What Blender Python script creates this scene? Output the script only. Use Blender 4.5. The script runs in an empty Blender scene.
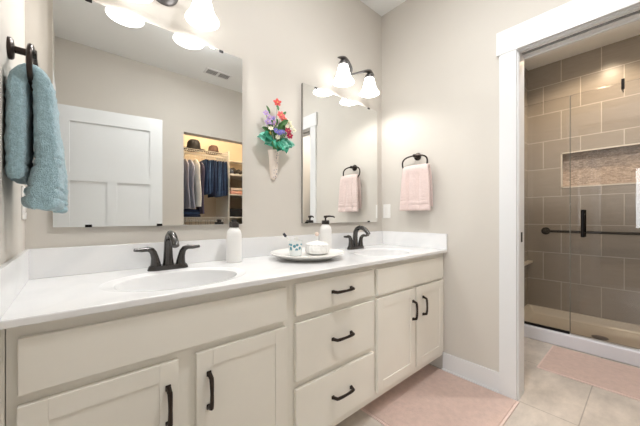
import bpy, bmesh, math, random
from mathutils import Vector, Matrix, noise
random.seed(7)
SC = bpy.context.scene
COL = SC.collection
PI = math.pi

# ------------------------------------------------------------------ camera
cam_d = bpy.data.cameras.new('camera')
cam = bpy.data.objects.new('camera', cam_d)
COL.objects.link(cam)
cam.location = (0.0, 0.0, 1.0861)
cam.rotation_euler = (PI / 2, 0, 0.8583 - PI / 2)
cam_d.sensor_width = 36.0
cam_d.lens = 16.028
cam_d.shift_y = 0.00646
cam_d.clip_start = 0.02
SC.camera = cam

# ------------------------------------------------------------------ world
wd = bpy.data.worlds.new('world')
SC.world = wd
wd.use_nodes = True
bg = wd.node_tree.nodes['Background']
bg.inputs['Color'].default_value = (0.80, 0.90, 1.0, 1)
bg.inputs['Strength'].default_value = 2.2

SC.view_settings.view_transform = 'Standard'
SC.view_settings.look = 'None'
SC.view_settings.gamma = 1.0
SC.view_settings.exposure = 0.0
SC.view_settings.use_curve_mapping = False

# light levels (the lamps themselves are built with their fixtures)
P_VANITY = 5.5        # each vanity bulb, W
SHADE_EMIT = 3.0      # frosted shades
P_FILL = 17.0         # added unseen fill light under the bathroom ceiling
P_SHOWER = 50.0
P_WET = 66.0
P_CLOSET = 34.0
P_WINDOW = 50.0


def light(name, kind, loc, power, color=(1, 1, 1), size=0.1, rot=(0, 0, 0), size_y=None, spot=None):
    d = bpy.data.lights.new(name, kind)
    d.energy = power
    d.color = color
    if kind == 'AREA':
        d.size = size
        if size_y:
            d.shape = 'RECTANGLE'
            d.size_y = size_y
        else:
            d.shape = 'DISK'
    else:
        d.shadow_soft_size = size
    if spot:
        d.spot_size = spot
        d.spot_blend = 0.5
    o = bpy.data.objects.new(name, d)
    o.location = loc
    o.rotation_euler = rot
    COL.objects.link(o)
    return o


# daylight through the bedroom window (behind the camera, through the entry doorway)
light('window_daylight', 'AREA', (-3.05, -0.45, 1.5), P_WINDOW, (0.92, 0.96, 1.0), 1.3, (0, -PI / 2, 0), 1.3)

# ------------------------------------------------------------------ materials
def rgb(*c):
    """sRGB 0-255 -> linear"""
    o = []
    for v in c:
        v = v / 255.0
        o.append(v / 12.92 if v <= 0.04045 else ((v + 0.055) / 1.055) ** 2.4)
    return (o[0], o[1], o[2], 1.0)


def pmat(name, col, rough=0.5, metal=0.0, spec=0.5, var=0.0, vscale=8.0, bump=0.0, bscale=60.0, sheen=0.0, coat=0.0,
         emit=None, estr=0.0):
    m = bpy.data.materials.new(name)
    m.use_nodes = True
    nt = m.node_tree
    b = nt.nodes['Principled BSDF']
    b.inputs['Base Color'].default_value = col
    b.inputs['Roughness'].default_value = rough
    b.inputs['Metallic'].default_value = metal
    b.inputs['Specular IOR Level'].default_value = spec
    b.inputs['Sheen Weight'].default_value = sheen
    b.inputs['Coat Weight'].default_value = coat
    if emit:
        b.inputs['Emission Color'].default_value = emit
        b.inputs['Emission Strength'].default_value = estr
    tc = nt.nodes.new('ShaderNodeTexCoord')
    if var > 0:
        n = nt.nodes.new('ShaderNodeTexNoise')
        n.inputs['Scale'].default_value = vscale
        n.inputs['Detail'].default_value = 5
        nt.links.new(tc.outputs['Object'], n.inputs['Vector'])
        r = nt.nodes.new('ShaderNodeValToRGB')
        r.color_ramp.elements[0].position = 0.3
        r.color_ramp.elements[1].position = 0.7
        r.color_ramp.elements[0].color = tuple(c * (1 - var) for c in col[:3]) + (1,)
        r.color_ramp.elements[1].color = tuple(min(1, c * (1 + var)) for c in col[:3]) + (1,)
        nt.links.new(n.outputs['Fac'], r.inputs['Fac'])
        nt.links.new(r.outputs['Color'], b.inputs['Base Color'])
    if bump > 0:
        n2 = nt.nodes.new('ShaderNodeTexNoise')
        n2.inputs['Scale'].default_value = bscale
        n2.inputs['Detail'].default_value = 3
        nt.links.new(tc.outputs['Object'], n2.inputs['Vector'])
        bp = nt.nodes.new('ShaderNodeBump')
        bp.inputs['Strength'].default_value = bump
        bp.inputs['Distance'].default_value = 0.004
        nt.links.new(n2.outputs['Fac'], bp.inputs['Height'])
        nt.links.new(bp.outputs['Normal'], b.inputs['Normal'])
    return m


def brick_mat(name, axes, off, w, h, c1, c2, cm, mortar=0.004, stagger=0.5, rough=0.35, nscale=(6, 6, 30), nvar=0.12,
              bump=0.3):
    """tiles laid in world coordinates; axes picks which two world axes run along / up"""
    m = bpy.data.materials.new(name)
    m.use_nodes = True
    nt = m.node_tree
    b = nt.nodes['Principled BSDF']
    b.inputs['Roughness'].default_value = rough
    g = nt.nodes.new('ShaderNodeNewGeometry')
    s = nt.nodes.new('ShaderNodeSeparateXYZ')
    nt.links.new(g.outputs['Position'], s.inputs[0])
    c = nt.nodes.new('ShaderNodeCombineXYZ')
    for i in (0, 1):
        a = nt.nodes.new('ShaderNodeMath')
        a.operation = 'ADD'
        a.inputs[1].default_value = off[i]
        nt.links.new(s.outputs[axes[i]], a.inputs[0])
        nt.links.new(a.outputs[0], c.inputs[i])
    br = nt.nodes.new('ShaderNodeTexBrick')
    br.offset = stagger
    br.inputs['Scale'].default_value = 1.0
    br.inputs['Brick Width'].default_value = w
    br.inputs['Row Height'].default_value = h
    br.inputs['Mortar Size'].default_value = mortar
    br.inputs['Mortar Smooth'].default_value = 0.2
    br.inputs['Color1'].default_value = c1
    br.inputs['Color2'].default_value = c2
    br.inputs['Mortar'].default_value = cm
    nt.links.new(c.outputs[0], br.inputs['Vector'])
    mp = nt.nodes.new('ShaderNodeMapping')
    mp.inputs['Scale'].default_value = nscale
    nt.links.new(c.outputs[0], mp.inputs['Vector'])
    n = nt.nodes.new('ShaderNodeTexNoise')
    n.inputs['Scale'].default_value = 1.0
    n.inputs['Detail'].default_value = 6
    n.inputs['Roughness'].default_value = 0.65
    nt.links.new(mp.outputs[0], n.inputs['Vector'])
    mr = nt.nodes.new('ShaderNodeMapRange')
    mr.inputs['From Min'].default_value = 0.3
    mr.inputs['From Max'].default_value = 0.7
    mr.inputs['To Min'].default_value = 1 - nvar
    mr.inputs['To Max'].default_value = 1 + nvar
    nt.links.new(n.outputs['Fac'], mr.inputs['Value'])
    mx = nt.nodes.new('ShaderNodeMix')
    mx.data_type = 'RGBA'
    mx.blend_type = 'MULTIPLY'
    mx.inputs['Factor'].default_value = 1.0
    nt.links.new(br.outputs['Color'], mx.inputs[6])
    nt.links.new(mr.outputs[0], mx.inputs[7])
    nt.links.new(mx.outputs[2], b.inputs['Base Color'])
    bp = nt.nodes.new('ShaderNodeBump')
    bp.invert = True
    bp.inputs['Strength'].default_value = bump
    bp.inputs['Distance'].default_value = 0.002
    nt.links.new(br.outputs['Fac'], bp.inputs['Height'])
    nt.links.new(bp.outputs['Normal'], b.inputs['Normal'])
    return m


def glass_mat(name, tint=(0.93, 0.96, 0.95, 1), f0=1.45):
    m = bpy.data.materials.new(name)
    m.use_nodes = True
    nt = m.node_tree
    nt.nodes.remove(nt.nodes['Principled BSDF'])
    out = nt.nodes['Material Output']
    t = nt.nodes.new('ShaderNodeBsdfTransparent')
    t.inputs['Color'].default_value = tint
    gl = nt.nodes.new('ShaderNodeBsdfGlossy')
    gl.inputs['Roughness'].default_value = 0.0
    fr = nt.nodes.new('ShaderNodeFresnel')
    fr.inputs['IOR'].default_value = f0
    mx = nt.nodes.new('ShaderNodeMixShader')
    nt.links.new(fr.outputs[0], mx.inputs[0])
    nt.links.new(t.outputs[0], mx.inputs[1])
    nt.links.new(gl.outputs[0], mx.inputs[2])
    nt.links.new(mx.outputs[0], out.inputs['Surface'])
    return m


def shade_mat():
    m = bpy.data.materials.new('frosted_shade_glass')
    m.use_nodes = True
    nt = m.node_tree
    b = nt.nodes['Principled BSDF']
    b.inputs['Base Color'].default_value = (0.9, 0.89, 0.87, 1)
    b.inputs['Roughness'].default_value = 0.3
    b.inputs['Emission Color'].default_value = (1.0, 0.985, 0.96, 1)
    b.inputs['Emission Strength'].default_value = SHADE_EMIT
    return m


def marble_mat():
    m = bpy.data.materials.new('white_cultured_marble')
    m.use_nodes = True
    nt = m.node_tree
    b = nt.nodes['Principled BSDF']
    b.inputs['Roughness'].default_value = 0.14
    tc = nt.nodes.new('ShaderNodeTexCoord')
    n = nt.nodes.new('ShaderNodeTexNoise')
    n.inputs['Scale'].default_value = 3.0
    n.inputs['Detail'].default_value = 8
    n.inputs['Distortion'].default_value = 1.6
    nt.links.new(tc.outputs['Object'], n.inputs['Vector'])
    r = nt.nodes.new('ShaderNodeValToRGB')
    r.color_ramp.elements[0].position = 0.38
    r.color_ramp.elements[0].color = (0.82, 0.82, 0.82, 1)
    r.color_ramp.elements[1].position = 0.55
    r.color_ramp.elements[1].color = (0.87, 0.865, 0.86, 1)
    nt.links.new(n.outputs['Fac'], r.inputs['Fac'])
    nt.links.new(r.outputs['Color'], b.inputs['Base Color'])
    return m


def cup_mat():
    """white cup with a blue-green floral print round its upper half"""
    m = bpy.data.materials.new('floral_print_ceramic')
    m.use_nodes = True
    nt = m.node_tree
    b = nt.nodes['Principled BSDF']
    b.inputs['Roughness'].default_value = 0.25
    tc = nt.nodes.new('ShaderNodeTexCoord')
    v = nt.nodes.new('ShaderNodeTexVoronoi')
    v.inputs['Scale'].default_value = 55
    nt.links.new(tc.outputs['Object'], v.inputs['Vector'])
    r = nt.nodes.new('ShaderNodeValToRGB')
    r.color_ramp.elements[0].position = 0.40
    r.color_ramp.elements[0].color = (0.10, 0.30, 0.38, 1)
    r.color_ramp.elements[1].position = 0.55
    r.color_ramp.elements[1].color = (0.82, 0.83, 0.82, 1)
    nt.links.new(v.outputs['Distance'], r.inputs['Fac'])
    s = nt.nodes.new('ShaderNodeSeparateXYZ')
    nt.links.new(tc.outputs['Object'], s.inputs[0])
    r2 = nt.nodes.new('ShaderNodeValToRGB')
    e = r2.color_ramp.elements
    e[0].position = 0.030
    e[0].color = (0, 0, 0, 1)
    e[1].position = 0.034
    e[1].color = (1, 1, 1, 1)
    e2 = e.new(0.066)
    e2.color = (1, 1, 1, 1)
    e3 = e.new(0.070)
    e3.color = (0, 0, 0, 1)
    nt.links.new(s.outputs[2], r2.inputs['Fac'])
    mx = nt.nodes.new('ShaderNodeMix')
    mx.data_type = 'RGBA'
    nt.links.new(r2.outputs['Color'], mx.inputs[0])
    mx.inputs[6].default_value = (0.80, 0.84, 0.84, 1)
    nt.links.new(r.outputs['Color'], mx.inputs[7])
    nt.links.new(mx.outputs[2], b.inputs['Base Color'])
    return m


def vase_mat():
    m = bpy.data.materials.new('vine_print_porcelain')
    m.use_nodes = True
    nt = m.node_tree
    b = nt.nodes['Principled BSDF']
    b.inputs['Roughness'].default_value = 0.25
    tc = nt.nodes.new('ShaderNodeTexCoord')
    v = nt.nodes.new('ShaderNodeTexVoronoi')
    v.inputs['Scale'].default_value = 90
    nt.links.new(tc.outputs['Object'], v.inputs['Vector'])
    s = nt.nodes.new('ShaderNodeSeparateXYZ')
    nt.links.new(tc.outputs['Object'], s.inputs[0])
    r = nt.nodes.new('ShaderNodeValToRGB')
    r.color_ramp.elements[0].position = 0.25
    r.color_ramp.elements[0].color = (0.33, 0.30, 0.36, 1)
    r.color_ramp.elements[1].position = 0.45
    r.color_ramp.elements[1].color = (0.80, 0.70, 0.62, 1)
    nt.links.new(v.outputs['Distance'], r.inputs['Fac'])
    r2 = nt.nodes.new('ShaderNodeValToRGB')
    r2.color_ramp.elements[0].position = 0.484
    r2.color_ramp.elements[1].position = 0.496
    ad = nt.nodes.new('ShaderNodeMath')
    ad.inputs[1].default_value = 0.5
    nt.links.new(s.outputs[0], ad.inputs[0])
    nt.links.new(ad.outputs[0], r2.inputs['Fac'])
    mx = nt.nodes.new('ShaderNodeMix')
    mx.data_type = 'RGBA'
    nt.links.new(r2.outputs['Color'], mx.inputs[0])
    mx.inputs[6].default_value = (0.84, 0.74, 0.66, 1)
    nt.links.new(r.outputs['Color'], mx.inputs[7])
    nt.links.new(mx.outputs[2], b.inputs['Base Color'])
    return m


M = {}
M['wall'] = pmat('greige_wall_paint', rgb(209, 203, 194), 0.75, var=0.012, vscale=3, bump=0.05, bscale=220)
M['ceil'] = pmat('white_ceiling_paint', rgb(244, 245, 244), 0.85, bump=0.06, bscale=160)
M['trim'] = pmat('white_trim_paint', rgb(228, 228, 228), 0.35)
M['door'] = pmat('white_door_paint', rgb(228, 229, 229), 0.4)
M['cab'] = pmat('cream_cabinet_paint', rgb(240, 236, 226), 0.42, var=0.012, vscale=6)
M['marble'] = marble_mat()
M['bronze'] = pmat('oil_rubbed_bronze', rgb(62, 54, 50), 0.3, 0.85, var=0.15, vscale=30)
M['faucet'] = pmat('brushed_bronze_metal', rgb(88, 86, 85), 0.24, 0.95, var=0.12, vscale=25)
M['black'] = pmat('matte_black_metal', rgb(24, 22, 22), 0.4, 0.6)
M['nickel'] = pmat('brushed_nickel', rgb(120, 118, 118), 0.33, 1.0)
M['chrome'] = pmat('chrome_metal', rgb(200, 200, 202), 0.12, 1.0)
M['mirror'] = pmat('mirror_silver', (0.90, 0.91, 0.90, 1), 0.0, 1.0)
M['mirback'] = pmat('mirror_edge_grey', rgb(120, 116, 110), 0.4, 0.3)
M['shade'] = shade_mat()
M['lamp'] = pmat('lamp_diffuser', (0.9, 0.9, 0.9, 1), 0.4, emit=(1, 0.985, 0.97, 1), estr=4.0)  # glowing face of the added bathroom fill light
M['lampwarm'] = pmat('warm_lamp_lens', (0.9, 0.9, 0.9, 1), 0.4, emit=(1, 0.82, 0.6, 1), estr=8.0)
M['white_pl'] = pmat('white_plastic', rgb(236, 234, 230), 0.35)
M['white_cer'] = pmat('white_ceramic', rgb(238, 235, 230), 0.18)
M['jarglass'] = pmat('pale_cut_glass', rgb(244, 243, 241), 0.22)
M['jarglass'].node_tree.nodes['Principled BSDF'].inputs['Transmission Weight'].default_value = 0.0
M['blush'] = pmat('blush_knob', rgb(236, 214, 200), 0.3)
M['bottle'] = pmat('white_ribbed_bottle', rgb(240, 238, 235), 0.3)
M['pump'] = pmat('dark_pump_plastic', rgb(48, 42, 40), 0.35)
M['cup'] = cup_mat()
M['vase'] = vase_mat()
M['brush_dark'] = pmat('dark_toothbrush_plastic', rgb(48, 50, 60), 0.4)
M['pink_towel'] = pmat('blush_terry', rgb(228, 207, 201), 0.95, spec=0.1, var=0.04, vscale=90, bump=0.7, bscale=420, sheen=0.3)
M['blue_towel'] = pmat('dusty_teal_terry', rgb(158, 187, 196), 0.95, spec=0.1, var=0.16, vscale=160, bump=1.0, bscale=380, sheen=0.4)
M['rug'] = pmat('blush_rug_pile', rgb(214, 188, 177), 0.95, spec=0.1, var=0.07, vscale=40, bump=0.8, bscale=300, sheen=0.2)
M['rugedge'] = pmat('blush_rug_border', rgb(230, 208, 199), 0.9, spec=0.1, var=0.05, vscale=60, bump=0.5, bscale=300)
M['floor'] = brick_mat('stone_floor_tile', (0, 1), (-1.988 + 0.6, -0.242 + 0.6), 0.6, 0.6, rgb(207, 197, 187), rgb(200, 190, 179),
                       rgb(168, 158, 148), 0.003, 0.0, 0.35, (4, 7, 5), 0.24, 0.15)
TC1, TC2, TG = rgb(166, 158, 148), rgb(159, 151, 142), rgb(206, 198, 188)
M['tile_back'] = brick_mat('shower_tile_long_wall', (1, 2), (-0.613 + 3.04 + 0.152, -0.100), 0.304, 0.302, TC1, TC2, TG, 0.0035, 0.5, 0.25, (7, 40, 7), 0.07)
M['tile_side'] = brick_mat('shower_tile_short_wall', (0, 2), (-3.9 + 3.04 + 0.152, -0.100), 0.304, 0.302, TC1, TC2, TG, 0.0035, 0.5, 0.25, (7, 40, 7), 0.07)
M['mosaic'] = brick_mat('niche_mosaic', (1, 2), (1, 0), 0.034, 0.0125, rgb(204, 184, 166), rgb(160, 142, 128), rgb(190, 178, 166), 0.0012, 0.4, 0.3, (60, 60, 60), 0.3)
M['pan'] = pmat('ivory_acrylic_pan', rgb(230, 224, 213), 0.22)
M['curb'] = pmat('white_acrylic_curb', rgb(226, 226, 232), 0.25)
M['sill'] = pmat('pale_stone_ledge', rgb(222, 215, 203), 0.3, var=0.06)
M['glass'] = glass_mat('clear_shower_glass', (0.935, 0.93, 0.925, 1), 1.5)
M['winglass'] = glass_mat('window_glass', (0.97, 0.98, 0.98, 1))
M['seal'] = pmat('grey_vinyl_seal', rgb(128, 128, 120), 0.4)
M['dark'] = pmat('dark_slot', rgb(40, 36, 34), 0.8)
M['grey_vent'] = pmat('grey_vent_slots', rgb(112, 112, 112), 0.6)
M['carpet'] = pmat('beige_carpet', rgb(170, 155, 138), 0.95, var=0.1, vscale=60, bump=0.5)
M['closet_wall'] = pmat('tan_closet_paint', rgb(206, 190, 168), 0.8)
M['wire'] = pmat('white_coated_wire', rgb(226, 222, 214), 0.4)
M['jean'] = pmat('blue_denim', rgb(60, 82, 118), 0.9, var=0.28, vscale=25, bump=0.4, bscale=300)
M['jean2'] = pmat('dark_denim', rgb(38, 50, 78), 0.9, var=0.28, vscale=25, bump=0.4, bscale=300)
M['jean3'] = pmat('faded_denim', rgb(98, 124, 160), 0.9, var=0.25, vscale=25, bump=0.4, bscale=300)
M['shirt_grey'] = pmat('grey_blue_cloth', rgb(166, 168, 182), 0.9, var=0.06, vscale=20)
M['shirt_white'] = pmat('white_cloth', rgb(244, 242, 236), 0.9, var=0.03, vscale=20)
M['plum'] = pmat('dark_plum_cloth', rgb(84, 76, 96), 0.9, var=0.12, vscale=20)
M['hat_black'] = pmat('black_felt', rgb(28, 26, 28), 0.9)
M['hat_brown'] = pmat('brown_felt', rgb(86, 62, 50), 0.9, var=0.15, vscale=30)
M['shoe'] = pmat('black_leather', rgb(34, 30, 30), 0.45)
M['shoe2'] = pmat('grey_blue_canvas', rgb(92, 100, 116), 0.8)
M['sole'] = pmat('pale_rubber_sole', rgb(190, 184, 174), 0.7)
M['cloth_pink'] = pmat('coral_pink_knit', rgb(222, 168, 150), 0.95, var=0.08, vscale=40)
M['cloth_cream'] = pmat('cream_knit', rgb(232, 212, 196), 0.95, var=0.06, vscale=40)
M['basket'] = pmat('black_woven_basket', rgb(34, 32, 34), 0.8, var=0.4, vscale=80, bump=0.6, bscale=120)
for k, c in dict(coral=(226, 98, 92), rose=(236, 120, 116), lavender=(186, 160, 206), violet=(128, 124, 196),
                 crimson=(172, 36, 74), cream=(242, 238, 216), yellow=(226, 200, 110)).items():
    M['petal_' + k] = pmat('petal_' + k, rgb(*c), 0.7, var=0.12, vscale=60)
M['leaf_teal'] = pmat('leaf_emerald', rgb(44, 146, 116), 0.5, var=0.25, vscale=40)
M['leaf_green'] = pmat('leaf_green', rgb(74, 122, 66), 0.5, var=0.25, vscale=40)
M['leaf_pale'] = pmat('leaf_pale_teal', rgb(120, 192, 172), 0.5, var=0.15, vscale=40)


# ------------------------------------------------------------------ mesh builder
class MB:
    """collects shapes (world coordinates) and links them as ONE mesh object"""
    def __init__(self):
        self.bm = bmesh.new()

    def _join(self, t):
        me = bpy.data.meshes.new('tmp')
        t.to_mesh(me)
        t.free()
        self.bm.from_mesh(me)
        bpy.data.meshes.remove(me)

    def box(self, x0, x1, y0, y1, z0, z1, bev=0.0, seg=2, mat=None):
        t = bmesh.new()
        bmesh.ops.create_cube(t, size=1.0)
        for v in t.verts:
            v.co = Vector(((x0 + x1) / 2 + v.co.x * (x1 - x0), (y0 + y1) / 2 + v.co.y * (y1 - y0), (z0 + z1) / 2 + v.co.z * (z1 - z0)))
        if bev > 0:
            bmesh.ops.bevel(t, geom=t.edges[:] + t.verts[:], offset=bev, segments=seg, affect='EDGES', profile=0.5)
        if mat is not None:
            bmesh.ops.transform(t, matrix=mat, verts=t.verts)
        self._join(t)
        return self

    def loft(self, loops, cap=True, closed=False):
        bm = self.bm
        rows = [[bm.verts.new(p) for p in lp] for lp in loops]
        n = len(rows[0])
        m = len(rows)
        for i in range(m if closed else m - 1):
            a, b = rows[i], rows[(i + 1) % m]
            for j in range(n):
                bm.faces.new((a[j], a[(j + 1) % n], b[(j + 1) % n], b[j]))
        if cap and not closed:
            bm.faces.new(list(reversed(rows[0])))
            bm.faces.new(rows[-1])
        return self

    def tube(self, pts, rad, n=10, closed=False, flat=1.0, upv=None):
        """round tube along pts; rad scalar or list; flat squashes along the second frame axis"""
        pts = [Vector(p) for p in pts]
        m = len(pts)
        rads = rad if isinstance(rad, (list, tuple)) else [rad] * m
        loops = []
        u = None
        for i, p in enumerate(pts):
            if closed:
                tg = pts[(i + 1) % m] - pts[i - 1]
            else:
                tg = pts[min(i + 1, m - 1)] - pts[max(i - 1, 0)]
            tg.normalize()
            if u is None:
                u = Vector(upv) if upv else (Vector((0, 0, 1)) if abs(tg.z) < 0.9 else Vector((1, 0, 0)))
            u = u - tg * u.dot(tg)
            u.normalize()
            w = tg.cross(u)
            r = rads[i]
            loops.append([p + u * (r * flat * math.cos(2 * PI * k / n)) + w * (r * math.sin(2 * PI * k / n)) for k in range(n)])
        return self.loft(loops, True, closed)

    def lathe(self, prof, c, n=28, ax=(0, 0, 1), sx=1.0, sy=1.0, cap=True):
        """profile [(radius, height)] turned about an axis through c"""
        ax = Vector(ax).normalized()
        q = Vector((0, 0, 1)).rotation_difference(ax)
        c = Vector(c)
        loops = []
        for r, h in prof:
            r = max(r, 0.0003)
            loops.append([c + q @ Vector((r * sx * math.cos(2 * PI * k / n), r * sy * math.sin(2 * PI * k / n), h)) for k in range(n)])
        return self.loft(loops, cap)

    def ball(self, c, r, sx=1, sy=1, sz=1, seg=12, rings=8, rot=None):
        t = bmesh.new()
        bmesh.ops.create_uvsphere(t, u_segments=seg, v_segments=rings, radius=r)
        mt = Matrix.Translation(c) @ (rot.to_4x4() if rot else Matrix.Identity(4)) @ Matrix.Diagonal((sx, sy, sz, 1))
        bmesh.ops.transform(t, matrix=mt, verts=t.verts)
        self._join(t)
        return self

    def face(self, pts):
        self.bm.faces.new([self.bm.verts.new(p) for p in pts])
        return self

    def sheet(self, fn, nu, nv):
        g = [[self.bm.verts.new(fn(i / nu, j / nv)) for j in range(nv + 1)] for i in range(nu + 1)]
        for i in range(nu):
            for j in range(nv):
                self.bm.faces.new((g[i][j], g[i + 1][j], g[i + 1][j + 1], g[i][j + 1]))
        return self

    def fuzz(self, amp, scale, seed=0.0):
        self.bm.normal_update()
        for v in self.bm.verts:
            d = noise.noise(v.co * scale + Vector((seed, seed, seed))) + 0.5 * noise.noise(v.co * scale * 2.3)
            v.co += v.normal * (amp * d)
        return self

    def rotz(self, ang, c):
        bmesh.ops.rotate(self.bm, cent=c, matrix=Matrix.Rotation(ang, 3, 'Z'), verts=self.bm.verts)
        return self

    def build(self, name, mat, parent=None, base=None, smooth=True, solid=0.0):
        bmesh.ops.recalc_face_normals(self.bm, faces=self.bm.faces)
        o0 = Vector((0, 0, 0))
        if parent is not None:
            p = parent
            while p is not None:
                o0 = o0 + p.location
                p = p.parent
        elif base is not None:
            o0 = Vector(base)
        for v in self.bm.verts:
            v.co -= o0
        me = bpy.data.meshes.new(name)
        self.bm.to_mesh(me)
        self.bm.free()
        me.materials.append(mat)
        if smooth:
            for p in me.polygons:
                p.use_smooth = True
            me.set_sharp_from_angle(angle=math.radians(38))
        o = bpy.data.objects.new(name, me)
        COL.objects.link(o)
        if parent is not None:
            o.parent = parent
        elif base is not None:
            o.location = base
        if smooth:
            wn = o.modifiers.new('weighted_normals', 'WEIGHTED_NORMAL')
            wn.keep_sharp = True
            wn.weight = 80
        if solid:
            md = o.modifiers.new('thickness', 'SOLIDIFY')
            md.thickness = solid
            md.offset = 0
        return o


def B(*a, **k):
    return MB().box(*a, **k)


def tag(o, label, cat, group=None):
    o['label'] = label
    o['category'] = cat
    if group:
        o['group'] = group
    return o


def thing(name, loc, label, cat, group=None):
    o = bpy.data.objects.new(name, None)
    o.empty_display_size = 0.05
    o.location = loc
    COL.objects.link(o)
    return tag(o, label, cat, group)


def struct(o, label=None):
    o['kind'] = 'structure'
    if label:
        o['label'] = label
        o['category'] = label.split()[-1]
    return o


# ------------------------------------------------------------------ room sizes
L, W, YB, YF = -0.1358, 1.9915, 1.5, -0.7195
ZC = 2.802
WT = 0.12
XS = 3.9            # tiled long wall of the shower
YS = 0.912          # short wall of the shower room
YS0 = -0.63

# ------------------------------------------------------------------ structure
struct(B(L - WT, XS + WT, YF - WT, YB + WT, -0.05, 0).build('floor', M['floor'], smooth=False), 'beige stone tiled floor')
struct(B(L - WT, XS + WT, YF - WT, YB + WT, ZC, ZC + 0.1).build('ceiling', M['ceil'], smooth=False), 'white painted ceiling')
struct(B(L - WT, W + WT, YB, YB + WT, 0, ZC).build('wall_back', M['wall'], smooth=False), 'greige wall behind the vanity mirrors')

ENT0, ENT1, ENTZ = -0.288, 0.545, 2.06
m = B(L - WT, L, ENT1, YB, 0, ZC).box(L - WT, L, YF, ENT0, 0, ZC).box(L - WT, L, ENT0, ENT1, ENTZ, ZC)
struct(m.build('wall_left', M['wall'], smooth=False), 'greige wall with the teal towel ring')

DO0, DO1, DOZ = -0.33, 0.527, 2.090
m = B(W, W + WT, DO1, YB, 0, ZC).box(W, W + WT, YF, DO0, 0, ZC).box(W, W + WT, DO0, DO1, DOZ, ZC)
struct(m.build('wall_right', M['wall'], smooth=False), 'greige wall with the doorway to the shower')

CO0, CO1, COZ = 1.005, 1.83, 2.12
m = B(L, CO0, YF - WT, YF, 0, ZC).box(CO1, XS, YF - WT, YF, 0, ZC).box(CO0, CO1, YF - WT, YF, COZ, ZC)
struct(m.build('wall_front', M['wall'], smooth=False), 'greige wall with the closet opening')

# right doorway: jamb lining, flat casing with a taller overhanging head, pocket slot
J = 0.018
m = B(W, W + WT, DO1 - J, DO1, 0, DOZ).box(W, W + WT, DO0, DO0 + J, 0, DOZ)
m.box(W, W + 0.048, DO0 + J, DO1 - J, DOZ - J, DOZ).box(W + 0.078, W + WT, DO0 + J, DO1 - J, DOZ - J, DOZ)
m.box(W + 0.012, W + 0.04, DO1 - J - 0.002, DO1 - J, 0, DOZ - J).box(W + 0.012, W + 0.04, DO0 + J, DO1 - J - 0.002, DOZ - J - 0.004, DOZ - J)
jamb = struct(m.build('trim_1', M['trim'], smooth=False), 'white lining of the shower doorway')
B(W + 0.048, W + 0.078, DO0 + J, DO1 - J, DOZ - 0.006, DOZ).build('pocket_track', M['dark'], jamb)
B(W + 0.05, W + 0.075, DO1 - J - 0.003, DO1 - J, 0.935, 0.995, bev=0.001).build('strike_plate', M['black'], jamb)
CW = 0.018
m = B(W - CW, W, DO1 - 0.012, 0.604, 0, 2.076).box(W - CW, W, DO0 - 0.08, DO0 + 0.010, 0, 2.076)
m.box(W - CW - 0.004, W, DO0 - 0.095, 0.619, 2.076, 2.217, bev=0.0015)
struct(m.build('trim_2', M['trim'], smooth=False), 'flat white casing with tall head round the shower doorway')
m = B(W + WT, W + WT + CW, DO1 - 0.004, 0.6, 0, 2.066).box(W + WT, W + WT + CW, DO0 - 0.09, DO0 + 0.004, 0, 2.066)
m.box(W + WT, W + WT + CW, DO0 - 0.1, 0.61, 2.066, 2.2)
struct(m.build('trim_3', M['trim'], smooth=False), 'white casing on the shower side of the doorway')
# entry doorway lining and casing (left wall, behind the camera)
m = B(L - WT, L, ENT1 - J, ENT1, 0, ENTZ).box(L - WT, L, ENT0, ENT0 + J * .5, 0, ENTZ).box(L - WT, L, ENT0, ENT1, ENTZ - J, ENTZ)
struct(m.build('trim_4', M['trim'], smooth=False), 'white lining of the entry doorway')
m = B(L, L + CW, ENT1 - 0.004, ENT1 + 0.09, 0, ENTZ).box(L, L + CW, ENT0 - 0.09, ENT0 - 0.05, 0, ENTZ)
m.box(L, L + CW, ENT0 - 0.1, ENT1 + 0.1, ENTZ, ENTZ + 0.14)
struct(m.build('trim_5', M['trim'], smooth=False), 'white casing round the entry doorway')

# baseboards
def baseboard(name, label, segs):
    mb = MB()
    for (x0, x1, y0, y1) in segs:
        mb.box(x0, x1, y0, y1, 0, 0.128, bev=0.004)
    struct(mb.build(name, M['trim']), label)


baseboard('baseboard_right', 'white tall flat baseboard', [(W - 0.014, W, 0.604, 0.962), (W - 0.014, W, YF, DO0 - 0.09)])
baseboard('baseboard_front', 'white flat baseboard', [(L, CO0, YF, YF + 0.014), (CO1, W - 0.014, YF, YF + 0.014)])
baseboard('baseboard_left', 'white flat baseboard', [(L, L + 0.014, 0.64, 0.93)])
m = B(W - 0.026, W - 0.014, 0.604, 0.962, 0, 0.018, bev=0.004)
struct(m.build('trim_6', M['trim']), 'white shoe moulding')

# shower room
ZS = 2.748
struct(B(W + WT, XS, YS0, YS, ZS, ZS + 0.03).build('ceiling_shower', M['ceil'], smooth=False), 'white lowered ceiling of the shower room')
XT = 3.06
struct(B(W + WT, XT, YS, YS + WT, 0, ZC).box(XT, XS, YS + 0.0, YS + WT, 0, ZC).build('wall_shower_left', M['wall'], smooth=False))
struct(B(W + WT, XS, YS0 - 0.08, YS0, 0, ZC).build('wall_shower_right', M['wall'], smooth=False))
struct(B(XT, XS, YS - 0.008, YS, 0.06, ZC).build('trim_7', M['tile_side'], smooth=False), 'grey brown tile on the short shower wall')
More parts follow.
